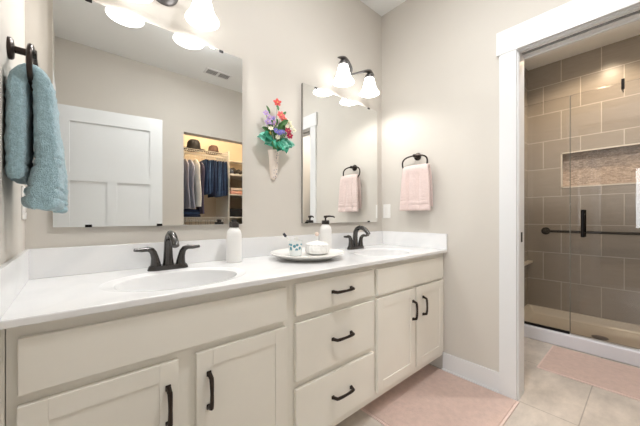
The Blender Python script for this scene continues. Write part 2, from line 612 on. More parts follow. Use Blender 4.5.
# long tiled wall with a recessed niche
NY0, NY1, NZ0, NZ1, ND = -0.36, 0.614, 1.394, 1.762, 0.09
m = B(XS, XS + 0.1, NY1, YS + WT, 0, ZC).box(XS, XS + 0.1, YS0 - 0.08, NY0, 0, ZC)
m.box(XS, XS + 0.1, NY0, NY1, 0, NZ0).box(XS, XS + 0.1, NY0, NY1, NZ1, ZC)
longwall = struct(m.build('wall_shower_back', M['tile_back'], smooth=False), 'grey brown tiled long shower wall')
B(XS + ND, XS + 0.1, NY0, NY1, NZ0, NZ1).build('niche_back', M['mosaic'], longwall, smooth=False)
e = 0.011
m = B(XS - 0.003, XS + 0.006, NY1 - e, NY1 + 0.002, NZ0, NZ1).box(XS - 0.003, XS + 0.006, NY0, NY0 + e, NZ0, NZ1)
m.box(XS - 0.003, XS + 0.006, NY0, NY1, NZ0 - 0.002, NZ0 + e).box(XS - 0.003, XS + 0.006, NY0, NY1, NZ1 - e, NZ1 + 0.002)
m.box(XS, XS + ND, NY0, NY1, NZ0, NZ0 + 0.004)
m.build('niche_edging', M['sill'], longwall, smooth=False)

# closet beyond the opening
CY = -1.78
struct(B(0.6, 2.42, CY - 0.1, CY, 0, ZC).build('wall_closet_back', M['closet_wall'], smooth=False), 'tan closet back wall')
struct(B(0.5, 0.6, CY, YF - WT, 0, ZC).build('wall_closet_left', M['closet_wall'], smooth=False))
struct(B(2.32, 2.42, CY, YF - WT, 0, ZC).build('wall_closet_right', M['closet_wall'], smooth=False))
struct(B(0.5, 2.42, CY - 0.1, YF - WT, -0.05, 0).build('floor_closet', M['carpet'], smooth=False), 'beige closet floor')
struct(B(0.5, 2.42, CY - 0.1, YF - WT, ZC, ZC + 0.1).build('ceiling_closet', M['ceil'], smooth=False))

# bedroom beyond the entry doorway, behind the camera
BX = -3.2
struct(B(BX, L - WT, -1.4, 1.7, -0.05, 0).build('floor_bedroom', M['carpet'], smooth=False))
struct(B(BX, L - WT, -1.4, 1.7, ZC, ZC + 0.1).build('ceiling_bedroom', M['ceil'], smooth=False))
struct(B(BX, L - WT, 1.7, 1.8, 0, ZC).build('wall_bedroom_back', M['wall'], smooth=False))
struct(B(BX, L - WT, -1.5, -1.4, 0, ZC).build('wall_bedroom_front', M['wall'], smooth=False))
m = B(BX - 0.1, BX, -1.5, -1.15, 0, ZC).box(BX - 0.1, BX, 0.12, 1.8, 0, ZC).box(BX - 0.1, BX, -1.15, 0.12, 0, 0.8).box(BX - 0.1, BX, -1.15, 0.12, 1.8, ZC)
m.box(L - WT - 0.004, L - WT, -1.4, YF - WT, 0, ZC).box(L - WT - 0.004, L - WT, YB + WT, 1.7, 0, ZC)
struct(m.build('wall_bedroom_left', M['wall'], smooth=False))
m = B(BX - 0.06, BX - 0.02, -1.15, -1.09, 0.8, 1.8).box(BX - 0.06, BX - 0.02, 0.06, 0.12, 0.8, 1.8).box(BX - 0.06, BX - 0.02, -1.09, 0.06, 0.8, 0.86)
m.box(BX - 0.06, BX - 0.02, -1.09, 0.06, 1.74, 1.8).box(BX - 0.06, BX - 0.02, -1.09, 0.06, 1.28, 1.33)
win = struct(m.build('window_1', M['trim'], smooth=False), 'white bedroom window')
B(BX - 0.045, BX - 0.04, -1.09, 0.06, 0.86, 1.74).build('window_pane', M['winglass'], win, smooth=False)

# entry door, standing open into the room (seen in the left mirror)
DA = math.radians(9.0)
HX, HY = L + 0.004, -0.288
def door_box(mb, a0, a1, t0, t1, z0, z1, bev=0.0):
    mt = Matrix.Translation((HX, HY, 0)) @ Matrix.Rotation(DA, 4, 'Z')
    mb.box(a0, a1, t0, t1, z0, z1, bev=bev, mat=mt)
m = MB()
DWd, Dt = 0.80, 0.036
DZ0, DZ1 = 0.01, 2.04
xs = [(0.0, 0.105), (DWd - 0.105, DWd)]
for a, b in xs:
    door_box(m, a, b, -Dt, 0, DZ0, DZ1)
for z0, z1 in ((DZ1 - 0.125, DZ1), (1.40, 1.475), (DZ0, 0.24)):
    door_box(m, 0.105, DWd - 0.105, -Dt, 0, z0, z1)
door_box(m, DWd / 2 - 0.035, DWd / 2 + 0.035, -Dt, 0, 0.24, 1.40)
door_box(m, 0.105, DWd - 0.105, -Dt + 0.009, -0.009, 1.475, DZ1 - 0.125)
door_box(m, 0.105, DWd / 2 - 0.035, -Dt + 0.009, -0.009, 0.24, 1.40)
door_box(m, DWd / 2 + 0.035, DWd - 0.105, -Dt + 0.009, -0.009, 0.24, 1.40)
door = struct(m.build('door_1', M['door'], smooth=False), 'white three panel door standing open, seen in left mirror')
m = MB()
mt = Matrix.Translation((HX, HY, 0)) @ Matrix.Rotation(DA, 4, 'Z')
for s in (0, -Dt):
    sg = 1 if s == 0 else -1
    m.lathe([(0.026, 0), (0.026, 0.006), (0.010, 0.010), (0.010, 0.04)], mt @ Vector((DWd - 0.06, s, 0.93)), 16, mt.to_3x3() @ Vector((0, sg, 0)))
    m.tube([mt @ Vector((DWd - 0.06, s + sg * 0.042, 0.93)), mt @ Vector((DWd - 0.17, s + sg * 0.045, 0.93))], 0.008, 8)
m.build('door_handle', M['bronze'], door)

# ------------------------------------------------------------------ vanity cabinets
CZ0, CZ1 = 0.838, 0.858
FY, DT = 0.965, 0.019          # face frame plane, door thickness
BASEZ = 0.108


def pull(parent, c, length, vertical):
    """bronze arched pull with flared feet, on the plane y = FY - DT"""
    x, z = c
    y0 = FY - DT
    mb = MB()
    h = length / 2
    P = lambda s, d: (x, y0 - d, z + s) if vertical else (x + s, y0 - d, z)
    for s in (-1, 1):
        a = P(s * (h - 0.007), 0)
        w, t = 0.0075, 0.0085
        mb.box(a[0] - w, a[0] + w, y0 - 0.005, y0, a[2] - w - (t - w if vertical else 0), a[2] + w + (t - w if vertical else 0), bev=0.0015)
    n = 14
    pts, rad = [], []
    for i in range(n + 1):
        u = -1 + 2 * i / n
        d = 0.004 + 0.026 * (1 - abs(u) ** 5)
        d = 0.004 + 0.020 * min(1, (1 - abs(u)) * 7) + 0.006 * (1 - u * u)
        pts.append(P(u * (h - 0.006), d))
        rad.append(0.0060 + 0.0018 * abs(u))
    mb.tube(pts, rad, 8)
    return mb.build('pull_handle', M['bronze'], parent)


def shaker_door(parent, x0, x1, z0, z1, hx, hz):
    mb = MB()
    f = 0.052
    y0, y1 = FY - DT, FY - 0.0005
    mb.box(x0, x0 + f, y0, y1, z0, z1, bev=0.0015).box(x1 - f, x1, y0, y1, z0, z1, bev=0.0015)
    mb.box(x0 + f, x1 - f, y0, y1, z1 - f, z1, bev=0.0015).box(x0 + f, x1 - f, y0, y1, z0, z0 + f, bev=0.0015)
    mb.box(x0 + f - 0.001, x1 - f + 0.001, y0 + 0.0035, y1, z0 + f - 0.001, z1 - f + 0.001)
    d = mb.build('door', M['cab'], parent)
    pull(d, (hx, hz), 0.122, True)
    return d


def slab(parent, name, x0, x1, z0, z1, handle=False):
    d = B(x0, x1, FY - DT, FY - 0.0005, z0, z1, bev=0.003, seg=2).build(name, M['cab'], parent)
    if handle:
        pull(d, ((x0 + x1) / 2 + 0.012, (z0 + z1) / 2 + 0.002), 0.134, False)
    return d


def cabinet(name, x0, x1, label, stiles, rails):
    t = thing(name, ((x0 + x1) / 2, 1.2, 0), label, 'cabinet', 'painted vanity base cabinets')
    m = B(x0, x0 + 0.016, FY + 0.018, YB - 0.002, BASEZ, CZ0).box(x1 - 0.016, x1, FY + 0.018, YB - 0.002, BASEZ, CZ0)
    m.box(x0 + 0.016, x1 - 0.016, FY + 0.018, YB - 0.002, BASEZ, BASEZ + 0.016)
    m.box(x0 + 0.016, x1 - 0.016, YB - 0.01, YB - 0.002, BASEZ, CZ0)
    m.build('carcass', M['cab'], t, smooth=False)
    m = MB()
    for a, b in stiles:
        m.box(a, b, FY, FY + 0.018, BASEZ, CZ0)
    for i in range(len(stiles) - 1):
        for a, b in rails:
            m.box(stiles[i][1], stiles[i + 1][0], FY, FY + 0.018, a, b)
    m.build('face_frame', M['cab'], t, smooth=False)
    B(x0, x1, FY + 0.115, FY + 0.13, 0.0, BASEZ).build('toe_kick', M['cab'], t, smooth=False)
    return t


c1 = cabinet('sink_base_cabinet', L + 0.001, 0.6649, 'cream sink base cabinet under the left sink, next to the left wall',
             [(L + 0.018, -0.06), (0.225, 0.315), (0.62, 0.6649)], [(0.790, CZ0), (0.615, 0.690), (BASEZ, 0.18)])
B(L + 0.001, L + 0.0165, FY - 0.004, FY + 0.018, BASEZ, CZ0).build('filler_strip', M['cab'], c1, smooth=False)
slab(c1, 'false_front', -0.098, 0.643, 0.674, 0.806)
shaker_door(c1, -0.099, 0.244, 0.148, 0.648, 0.214, 0.520)
shaker_door(c1, 0.297, 0.643, 0.148, 0.648, 0.335, 0.520)

c2 = cabinet('drawer_base_cabinet', 0.6651, 1.2079, 'cream three drawer base cabinet in the middle of the vanity',
             [(0.6651, 0.72), (1.16, 1.2079)], [(0.790, CZ0), (0.64, 0.69), (0.365, 0.43), (BASEZ, 0.18)])
for z0, z1 in ((0.677, 0.811), (0.408, 0.648), (0.150, 0.376)):
    slab(c2, 'drawer', 0.689, 1.194, z0, z1, True)

c3 = cabinet('sink_base_cabinet', 1.2081, W - 0.001, 'cream sink base cabinet under the right sink, next to the doorway wall',
             [(1.2081, 1.25), (1.575, 1.635), (1.94, W - 0.001)], [(0.790, CZ0), (0.615, 0.690), (BASEZ, 0.18)])
slab(c3, 'false_front', 1.223, 1.961, 0.666, 0.808)
shaker_door(c3, 1.223, 1.596, 0.148, 0.649, 1.566, 0.519)
shaker_door(c3, 1.616, 1.963, 0.148, 0.649, 1.684, 0.523)

# ------------------------------------------------------------------ worktop with two integral oval bowls
SINKS = [(0.310, 1.165), (1.545, 1.165)]
SA, SB = 0.250, 0.190
CF = 0.931
top = thing('vanity_countertop', ((L + W) / 2, 1.2, CZ0), 'long white cultured marble vanity countertop with two integral oval sinks', 'countertop')
m = MB()
NS = 72
xb = [L + 0.0005]
for sx, sy in SINKS:
    xb += [sx - 0.3, sx + 0.3]
xb.append(W - 0.0005)
y0, y1 = CF + 0.004, YB - 0.0005
for i in range(0, len(xb), 2):
    m.face([(xb[i], y0, CZ1), (xb[i + 1], y0, CZ1), (xb[i + 1], y1, CZ1), (xb[i], y1, CZ1)])
for sx, sy in SINKS:
    x0_, x1_ = sx - 0.3, sx + 0.3
    angs = sorted(set([2 * PI * k / NS for k in range(NS)] + [math.atan2(yy - sy, xx - sx) % (2 * PI) for xx in (x0_, x1_) for yy in (y0, y1)]))
    inn, out = [], []
    for a in angs:
        c, s = math.cos(a), math.sin(a)
        inn.append(m.bm.verts.new((sx + SA * c, sy + SB * s, CZ1)))
        k = min(((x1_ - sx) / c) if c > 1e-9 else ((x0_ - sx) / c) if c < -1e-9 else 9, ((y1 - sy) / s) if s > 1e-9 else ((y0 - sy) / s) if s < -1e-9 else 9)
        out.append(m.bm.verts.new((sx + k * c, sy + k * s, CZ1)))
    n = len(angs)
    for j in range(n):
        m.bm.faces.new((inn[j], out[j], out[(j + 1) % n], inn[(j + 1) % n]))
# rounded front edge and underside lip
prof = [(CF + 0.004, CZ1), (CF + 0.0012, CZ1 - 0.0012), (CF, CZ1 - 0.004), (CF, CZ0 + 0.002), (CF + 0.002, CZ0), (FY + 0.02, CZ0)]
for (a, b), (c, d) in zip(prof[:-1], prof[1:]):
    m.face([(L + 0.0005, a, b), (W - 0.0005, a, b), (W - 0.0005, c, d), (L + 0.0005, c, d)])
m.face([(L + 0.0005, FY + 0.02, CZ0), (W - 0.0005, FY + 0.02, CZ0), (W - 0.0005, FY + 0.02, CZ0 + 0.002), (L + 0.0005, FY + 0.02, CZ0 + 0.002)])
m.build('slab', M['marble'], top)
SPROF = [(1.0, 0), (0.985, -0.0008), (0.95, -0.0020), (0.87, -0.0040), (0.84, -0.007), (0.83, -0.016), (0.81, -0.050), (0.75, -0.092), (0.60, -0.118),
         (0.38, -0.128), (0.12, -0.132)]
for sx, sy in SINKS:
    m = MB()
    loops = [[(sx + SA * r * math.cos(2 * PI * k / NS), sy + SB * r * math.sin(2 * PI * k / NS), CZ1 + dz) for k in range(NS)] for r, dz in SPROF]
    m.loft(loops, cap=False)
    bowl = m.build('sink_bowl', M['marble'], top)
    MB().lathe([(0.034, -0.133), (0.034, -0.1295), (0.028, -0.128), (0.02, -0.1285), (0.0, -0.1285)], (sx, sy, CZ1), 24).build('drain', M['nickel'], bowl)
B(L + 0.0005, W - 0.0005, 1.48, YB - 0.0005, CZ1, 0.969, bev=0.002).build('backsplash', M['marble'], top)
B(L + 0.0005, L + 0.013, CF + 0.0005, 1.48, CZ1, 0.969, bev=0.002).build('side_splash', M['marble'], top)
B(W - 0.013, W - 0.0003, CF + 0.0005, 1.48, CZ1, 0.969, bev=0.002).build('side_splash', M['marble'], top)


# ------------------------------------------------------------------ faucets
def faucet(cx, cy, label):
    t = thing('faucet', (cx, cy, CZ1), label, 'faucet', 'two handle bronze sink faucets')
    z = CZ1
    m = MB()
    n = 40
    loops = []
    for s, h in ((1.0, 0.0), (1.0, 0.004), (0.95, 0.015), (0.90, 0.020), (0.82, 0.021)):
        lp = []
        for k in range(n):
            a = 2 * PI * k / n
            c, q = math.cos(a), math.sin(a)
            lp.append((cx + 0.081 * s * math.copysign(abs(c) ** 0.55, c), cy + 0.027 * s * math.copysign(abs(q) ** 0.75, q), z + h))
        loops.append(lp)
    m.loft(loops)
    m.build('base_plate', M['faucet'], t)
    pts = [(0, 0.004, 0.016), (0, 0.006, 0.05), (0, 0.006, 0.09), (0, 0.002, 0.122), (0, -0.012, 0.142), (0, -0.036, 0.155), (0, -0.062, 0.153),
           (0, -0.086, 0.142), (0, -0.106, 0.125), (0, -0.118, 0.109)]
    rr = [0.023, 0.0195, 0.0175, 0.017, 0.0165, 0.016, 0.0155, 0.015, 0.0145, 0.014]
    MB().tube([(cx + a, cy + b, z + c) for a, b, c in pts], rr, 18).build('spout', M['faucet'], t)
    for s in (-1, 1):
        pts = [(0.050, 0.0, 0.016), (0.050, 0.0, 0.030), (0.053, 0.0, 0.055), (0.058, 0, 0.075), (0.066, -0.001, 0.087), (0.080, -0.003, 0.0925), (0.102, -0.006, 0.0905), (0.130, -0.011, 0.093)]
        rr = [0.0215, 0.019, 0.0150, 0.0135, 0.0125, 0.0105, 0.009, 0.0065]
        lv = MB().tube([(cx + s * a, cy + b, z + c) for a, b, c in pts], rr, 14)
        lv.build('lever_handle', M['faucet'], t)
    return t


faucet(0.316, 1.388, 'dark bronze two handle faucet behind the left sink')
faucet(1.541, 1.388, 'dark bronze two handle faucet behind the right sink')

# ------------------------------------------------------------------ things on the worktop
def bottle(x, y, r, h, label, pump):
    t = thing('soap_bottle', (x, y, CZ1), label, 'bottle', 'white bottles with dark tops')
    k = h
    prof = [(r * 0.9, 0), (r, 0.004), (r, k * 0.35), (r * 0.99, k * 0.72), (r * 0.96, k * 0.80), (r * 0.84, k * 0.88), (r * 0.6, k * 0.94), (r * 0.5, k * 0.96), (r * 0.5, k)]
    MB().lathe(prof, (x, y, CZ1), 32).build('bottle_body', M['bottle'], t)
    m = MB()
    z = CZ1 + k - 0.006
    m.lathe([(r * 0.62, 0), (r * 0.64, 0.002), (r * 0.64, 0.022), (r * 0.58, 0.025), (0.0, 0.025)], (x, y, z), 28)
    cap = m.build('cap', M['pump'], t)
    m = MB()
    if pump:
        m.lathe([(0.006, 0.024), (0.006, 0.042), (0.012, 0.042), (0.013, 0.046), (0.012, 0.056), (0.0, 0.057)], (x, y, z), 16)
        m.tube([(x, y, z + 0.051), (x + 0.025, y - 0.012, z + 0.0525), (x + 0.048, y - 0.024, z + 0.050), (x + 0.056, y - 0.029, z + 0.044)], [0.007, 0.006, 0.005, 0.0045], 10)
    else:
        m.lathe([(0.013, 0.024), (0.012, 0.032), (0.014, 0.034), (0.013, 0.040), (0.0, 0.041)], (x, y, z), 16)
    m.build('pump_head', M['pump'], t)
    return t


bottle(0.618, 1.385, 0.0375, 0.182, 'white soap bottle standing alone right of the left sink, short dark top', False)
bottle(1.258, 1.400, 0.040, 0.188, 'white pump bottle with dark spout behind the glass jar', True)

PX, PY = 0.985, 1.245
prof = [(0.125, 0.0), (0.130, 0.002), (0.128, 0.006), (0.165, 0.014), (0.200, 0.028), (0.206, 0.034), (0.203, 0.0365), (0.198, 0.033), (0.165, 0.020), (0.130, 0.0125), (0.0, 0.0115)]
tag(MB().lathe(prof, (PX, PY, CZ1), 64).build('platter', M['white_cer'], base=(PX, PY, CZ1)), 'round white ceramic platter holding cup and glass jar', 'platter')
ZP = CZ1 + 0.0122

CX_, CY_ = 0.945, 1.305
prof = [(0.030, 0), (0.034, 0.003), (0.036, 0.02), (0.0385, 0.078), (0.039, 0.086), (0.0365, 0.086), (0.034, 0.02), (0.0, 0.012)]
tag(MB().lathe(prof, (CX_, CY_, ZP), 32).build('toothbrush_cup', M['cup'], base=(CX_, CY_, ZP)), 'white cup with blue floral print on the platter', 'cup')
# toothbrushes leaning in the cup
def brush(dx, dy, label, m1, m2):
    a = Vector((CX_ - dx * 0.22, CY_ - dy * 0.22, ZP + 0.022))
    b = Vector((CX_ + dx, CY_ + dy, ZP + 0.128))
    t = thing('toothbrush', a, label, 'toothbrush')
    d = b - a
    MB().tube([a, a + d * 0.4, a + d * 0.75, a + d * 0.86, b], [0.0045, 0.0055, 0.004, 0.0035, 0.0045], 10).build('handle', m1, t)
    q = Vector((0, 0, 1)).rotation_difference(d.normalized()).to_matrix().to_4x4()
    MB().box(-0.0085, 0.003, -0.005, 0.005, -0.024, 0, bev=0.001, mat=Matrix.Translation(b) @ q).build('brush_head', m2, t)
brush(-0.068, 0.016, 'white toothbrush with dark head leaning left in the floral cup', M['white_pl'], M['brush_dark'])
tube_t = thing('toothpaste_tube', (CX_ + 0.012, CY_ + 0.012, ZP + 0.016), 'white tube standing upright in the floral cup', 'tube')
MB().loft([[(CX_ + 0.012 + a * math.cos(2 * PI * k / 16), CY_ + 0.012 + b * math.sin(2 * PI * k / 16), ZP + h) for k in range(16)]
           for a, b, h in ((0.018, 0.002, 0.016), (0.018, 0.010, 0.05), (0.017, 0.015, 0.084))]).build('tube_body', M['white_pl'], tube_t)
MB().lathe([(0.012, 0.084), (0.012, 0.1), (0.010, 0.102), (0, 0.102)], (CX_ + 0.012, CY_ + 0.012, ZP), 16).build('tube_cap', M['white_pl'], tube_t)

JX, JY = 1.072, 1.268
jar = thing('glass_jar', (JX, JY, ZP), 'low faceted glass jar with lid on the platter, right of the cup', 'jar')
def facet(prof, c, n, amp):
    lp = []
    for r, h in prof:
        lp.append([(c[0] + r * (1 + (amp if k % 2 else 0)) * math.cos(2 * PI * k / n), c[1] + r * (1 + (amp if k % 2 else 0)) * math.sin(2 * PI * k / n), c[2] + h) for k in range(n)])
    return lp
MB().loft(facet([(0.040, 0), (0.060, 0.008), (0.068, 0.025), (0.066, 0.045), (0.060, 0.055)], (JX, JY, ZP), 40, 0.05)).build('jar_body', M['jarglass'], jar, smooth=False)
lid = MB().loft(facet([(0.064, 0.055), (0.064, 0.059), (0.050, 0.068), (0.025, 0.075), (0.007, 0.078), (0.004, 0.084), (0.004, 0.108)], (JX, JY, ZP), 40, 0.05)).build('lid', M['jarglass'], jar, smooth=False)
MB().ball((JX, JY, ZP + 0.117), 0.0125).build('knob', M['blush'], lid)

# ------------------------------------------------------------------ mirrors
def mirror(x0, x1, label, clips):
    z0, z1 = 1.047, 1.966
    t = thing('wall_mirror', ((x0 + x1) / 2, YB, z0), label, 'mirror', 'frameless vanity mirrors')
    B(x0, x1, 1.4868, YB - 0.0005, z0, z1).build('backing', M['mirback'], t, smooth=False)
    B(x0, x1, 1.4828, 1.4868, z0, z1, bev=0.0008, seg=1).build('mirror_glass', M['mirror'], t, smooth=False)
    for cx, top_ in clips:
        z = z1 if top_ else z0
        s = 1 if top_ else -1
        m = B(cx - 0.011, cx + 0.011, 1.4795, 1.4995, z - 0.002 + (0.002 if s > 0 else 0), z + 0.002 + (0 if s > 0 else -0.000), bev=0.0006)
        m.box(cx - 0.011, cx + 0.011, 1.4795, 1.4825, min(z, z - s * 0.009), max(z, z - s * 0.009), bev=0.0006)
        m.build('mirror_clip', M['black'], t)


mirror(-0.061, 0.710, 'large frameless wall mirror above the left sink', [(0.045, True), (0.590, True), (0.30, False), (0.045, False)])
mirror(1.134, 1.913, 'large frameless wall mirror above the right sink', [(1.245, True), (1.80, True), (1.165, False), (1.80, False)])


# ------------------------------------------------------------------ vanity lights
def vanity_light(cx, label):
    t = thing('vanity_light', (cx, YB, 2.155), label, 'wall light', 'two shade nickel vanity lights')
    MB().lathe([(0.064, 0), (0.064, 0.006), (0.058, 0.014), (0.040, 0.022), (0.018, 0.026), (0.0, 0.027)], (cx, YB - 0.0005, 2.15), 36, (0, -1, 0)).build('backplate', M['nickel'], t)
    sy = 1.378
    for s in (-1, 1):
        sx = cx + s * 0.139
        pts = [(cx, 1.474, 2.15), (cx + s * 0.012, 1.43, 2.140), (cx + s * 0.040, 1.398, 2.146), (cx + s * 0.075, 1.384, 2.160), (cx + s * 0.115, sy, 2.176), (sx + s * 0.015, sy, 2.178), (sx + s * 0.052, sy, 2.166)]
        # smooth the path
        P = [Vector(p) for p in pts]
        sm = []
        for i in range(len(P) - 1):
            for q in range(4):
                u = q / 4
                a, b, c, d = P[max(i - 1, 0)], P[i], P[i + 1], P[min(i + 2, len(P) - 1)]
                sm.append(0.5 * ((2 * b) + (c - a) * u + (2 * a - 5 * b + 4 * c - d) * u * u + (3 * b - a - 3 * c + d) * u ** 3))
        sm.append(P[-1])
        nn = len(sm)
        rr = [0.0095 + 0.0105 * (i / nn / 0.72) ** 2 if i < nn * 0.72 else 0.020 * (1 - (i / nn - 0.72) / 0.30) + 0.001 for i in range(nn)]
        arm = MB().tube(sm, rr, 12, flat=0.55).build('arm', M['nickel'], t)
        MB().lathe([(0.0, 0.036), (0.014, 0.034), (0.027, 0.027), (0.032, 0.016), (0.034, 0.0), (0.028, 0.0), (0.0, 0.004)], (sx, sy, 2.129), 24).build('shade_fitter', M['nickel'], t)
        prof = [(0.031, 0.0), (0.034, -0.005), (0.039, -0.024), (0.045, -0.050), (0.052, -0.076), (0.062, -0.098), (0.073, -0.113), (0.0755, -0.118),
                (0.073, -0.1175), (0.060, -0.098), (0.049, -0.076), (0.042, -0.050), (0.036, -0.024), (0.030, -0.005), (0.028, -0.001)]
        m = MB()
        m.loft([[(sx + r * math.cos(2 * PI * k / 36), sy + r * math.sin(2 * PI * k / 36), 2.131 + h) for k in range(36)] for r, h in prof], cap=False)
        m.build('lamp_shade', M['shade'], t)
        light('vanity_bulb', 'SPOT', (sx, sy, 2.025), P_VANITY, (1.0, 0.98, 0.96), 0.035, spot=math.radians(162))


vanity_light(0.320, 'brushed nickel two shade light above the left mirror')
vanity_light(1.542, 'brushed nickel two shade light above the right mirror')


# ------------------------------------------------------------------ towel rings and hand towels
def sweep_towel(path, thick, halfw, yc, ny=26, amp=0.0, seed=0.0, folds=0.0, nf=2, bands=(), creases=()):
    """a folded terry towel: a rounded section swept along an inverted U in the XZ plane; width along Y"""
    P = [Vector((x, 0, z)) for x, z in path]
    fine, th, hw, cum = [], [], [], []
    for i in range(len(P) - 1):
        k = max(2, int((P[i + 1] - P[i]).length / 0.007))
        for q in range(k):
            u = q / k
            a, b, c, d = P[max(i - 1, 0)], P[i], P[i + 1], P[min(i + 2, len(P) - 1)]
            fine.append(0.5 * ((2 * b) + (c - a) * u + (2 * a - 5 * b + 4 * c - d) * u * u + (3 * b - a - 3 * c + d) * u ** 3))
            th.append(thick[i] * (1 - u) + thick[i + 1] * u)
            hw.append(halfw[i] * (1 - u) + halfw[i + 1] * u)
    fine.append(P[-1])
    th.append(thick[-1])
    hw.append(halfw[-1])
    n = 2 * ny
    loops = []
    m_ = len(fine)
    for i, p in enumerate(fine):
        tg = (fine[min(i + 1, m_ - 1)] - fine[max(i - 1, 0)]).normalized()
        nr = Vector((tg.z, 0, -tg.x))
        # rounded hem at both ends
        e_ = min(i, m_ - 1 - i)
        hem = 1.0 if e_ > 2 else (0.55, 0.82, 0.95)[e_]
        lp = []
        for k in range(n):
            a = 2 * PI * k / n
            c, s = math.cos(a), math.sin(a)
            yy = hw[i] * math.copysign(abs(c) ** 0.6, c)
            tt = th[i] * hem * math.copysign(abs(s) ** 0.55, s)
            for z0, z1, q in bands:
                if z0 < p.z < z1:
                    tt *= q
            wave = -folds * sum(math.exp(-((yy - y_) / 0.014) ** 2) for y_ in creases) * min(1.0, max(0.0, (1.462 - p.z) / 0.08)) if creases else folds * math.sin(nf * PI * yy / 0.1 + seed) * min(1.0, max(0.0, (1.455 - p.z) / 0.09))
            lp.append(p + nr * (tt + wave) + Vector((0, yc + yy, 0)))
        loops.append(lp)
    mb = MB().loft(loops)
    if amp:
        mb.fuzz(amp, 55, seed)
        mb.fuzz(amp * 0.8, 170, seed + 3)
    return mb


def towel_ring(xw, sgn, yc, label, hw=0.103):
    t = thing('towel_ring', (xw, yc, 1.545), label, 'towel ring', 'bronze towel rings')
    MB().lathe([(0.029, 0), (0.029, 0.006), (0.025, 0.010), (0.012, 0.012), (0.0, 0.012)], (xw + sgn * 0.0005, yc, 1.548), 28, (sgn, 0, 0)).build('wall_plate', M['bronze'], t)
    MB().lathe([(0.0095, 0.011), (0.0095, 0.040), (0.0125, 0.042), (0.0125, 0.056), (0.0, 0.057)], (xw, yc, 1.548), 20, (sgn, 0, 0)).build('post', M['bronze'], t)
    pts = []
    n = 64
    xr = xw + sgn * 0.049
    for k in range(n):
        a = 2 * PI * k / n
        c, s = math.cos(a), math.sin(a)
        pts.append((xr, yc + hw * math.copysign(abs(c) ** 0.75, c), 1.495 + 0.054 * math.copysign(abs(s) ** 0.75, s)))
    MB().tube(pts, 0.006, 10, closed=True, upv=(1, 0, 0)).build('ring', M['bronze'], t)
    return t


towel_ring(L, 1, 1.144, 'dark bronze towel ring on the left wall holding teal towel')
towel_ring(W, -1, 1.160, 'dark bronze towel ring on the right wall holding pink towel')
BLX = L + 0.049
blue = sweep_towel([(-0.1120, 1.185), (-0.1125, 1.26), (-0.1120, 1.36), (-0.1095, 1.445), (BLX, 1.476), (-0.064, 1.445), (-0.058, 1.34), (-0.053, 1.24), (-0.060, 1.165), (-0.066, 1.108)],
                   [0.0215, 0.0225, 0.0220, 0.021, 0.020, 0.0215, 0.0265, 0.030, 0.038, 0.0460],
                   [0.096, 0.096, 0.094, 0.088, 0.086, 0.088, 0.094, 0.098, 0.102, 0.106], 1.144, amp=0.0034, seed=2.0,
                   bands=((1.135, 1.142, 0.86), (1.160, 1.168, 0.86), (1.220, 1.227, 0.86), (1.245, 1.252, 0.86)))
tag(blue.build('hand_towel', M['blue_towel'], base=(BLX, 1.144, 1.105)), 'dusty teal terry hand towel hanging on the left wall', 'towel', 'hand towels on rings')
PKX = W - 0.049
pink = sweep_towel([(W - 0.022, 1.165), (W - 0.024, 1.28), (W - 0.028, 1.40), (W - 0.034, 1.445), (PKX, 1.466), (W - 0.066, 1.445), (W - 0.070, 1.38), (W - 0.074, 1.26), (W - 0.078, 1.135)],
                   [0.011, 0.011, 0.011, 0.011, 0.014, 0.013, 0.013, 0.013, 0.013],
                   [0.116, 0.114, 0.108, 0.103, 0.103, 0.104, 0.112, 0.120, 0.127], 1.143, amp=0.0012, seed=0.6, folds=0.015, creases=(-0.035, 0.048),
                   bands=((1.172, 1.180, 0.7), (1.205, 1.213, 0.7), (1.223, 1.229, 0.8)))
tag(pink.build('hand_towel', M['pink_towel'], base=(PKX, 1.146, 1.135)), 'blush pink hand towel hanging on the wall beside the doorway', 'towel', 'hand towels on rings')

# wall plates
sw = thing('light_switch', (W, 1.444, 1.135), 'white switch plate on the right wall near the mirror corner', 'switch')
B(W - 0.006, W, 1.409, 1.479, 1.078, 1.194, bev=0.002).build('cover_plate', M['white_pl'], sw)
B(W - 0.0085, W - 0.006, 1.4275, 1.4605, 1.103, 1.169, bev=0.001).build('rocker', M['white_cer'], sw)
sw = thing('wall_outlet', (L, 1.44, 1.135), 'white cover plate on the left wall behind the teal towel', 'outlet')
B(L, L + 0.006, 1.400, 1.480, 1.078, 1.194, bev=0.002).build('cover_plate', M['white_pl'], sw)
B(L + 0.006, L + 0.0085, 1.423, 1.457, 1.103, 1.169, bev=0.001).build('rocker', M['white_cer'], sw)

# ------------------------------------------------------------------ wall vase and bouquet
VX = 0.918
vase = thing('wall_vase', (VX, YB, 1.305), 'slim white vine printed wall pocket vase between the mirrors', 'vase')
m = MB()
loops = []
for r, z, d in ((0.004, 1.312, 0.006), (0.016, 1.318, 0.018), (0.023, 1.335, 0.026), (0.026, 1.38, 0.032), (0.029, 1.43, 0.038), (0.034, 1.470, 0.046), (0.038, 1.488, 0.050), (0.035, 1.487, 0.046), (0.028, 1.455, 0.036)):
    lp = []
    for k in range(28):
        a = PI * k / 27
        lp.append((VX + r * math.cos(a), YB - 0.001 - d * math.sin(a), z))
    lp.append((VX, YB - 0.001, z))
    loops.append(lp)
m.loft(loops)
m.build('vase_body', M['vase'], vase)

bq = thing('artificial_bouquet', (VX, 1.465, 1.47), 'mixed artificial flowers with emerald leaves in the wall vase', 'flowers')
def rotv(d):
    return Vector((0, 0, 1)).rotation_difference(Vector(d).normalized()).to_matrix()

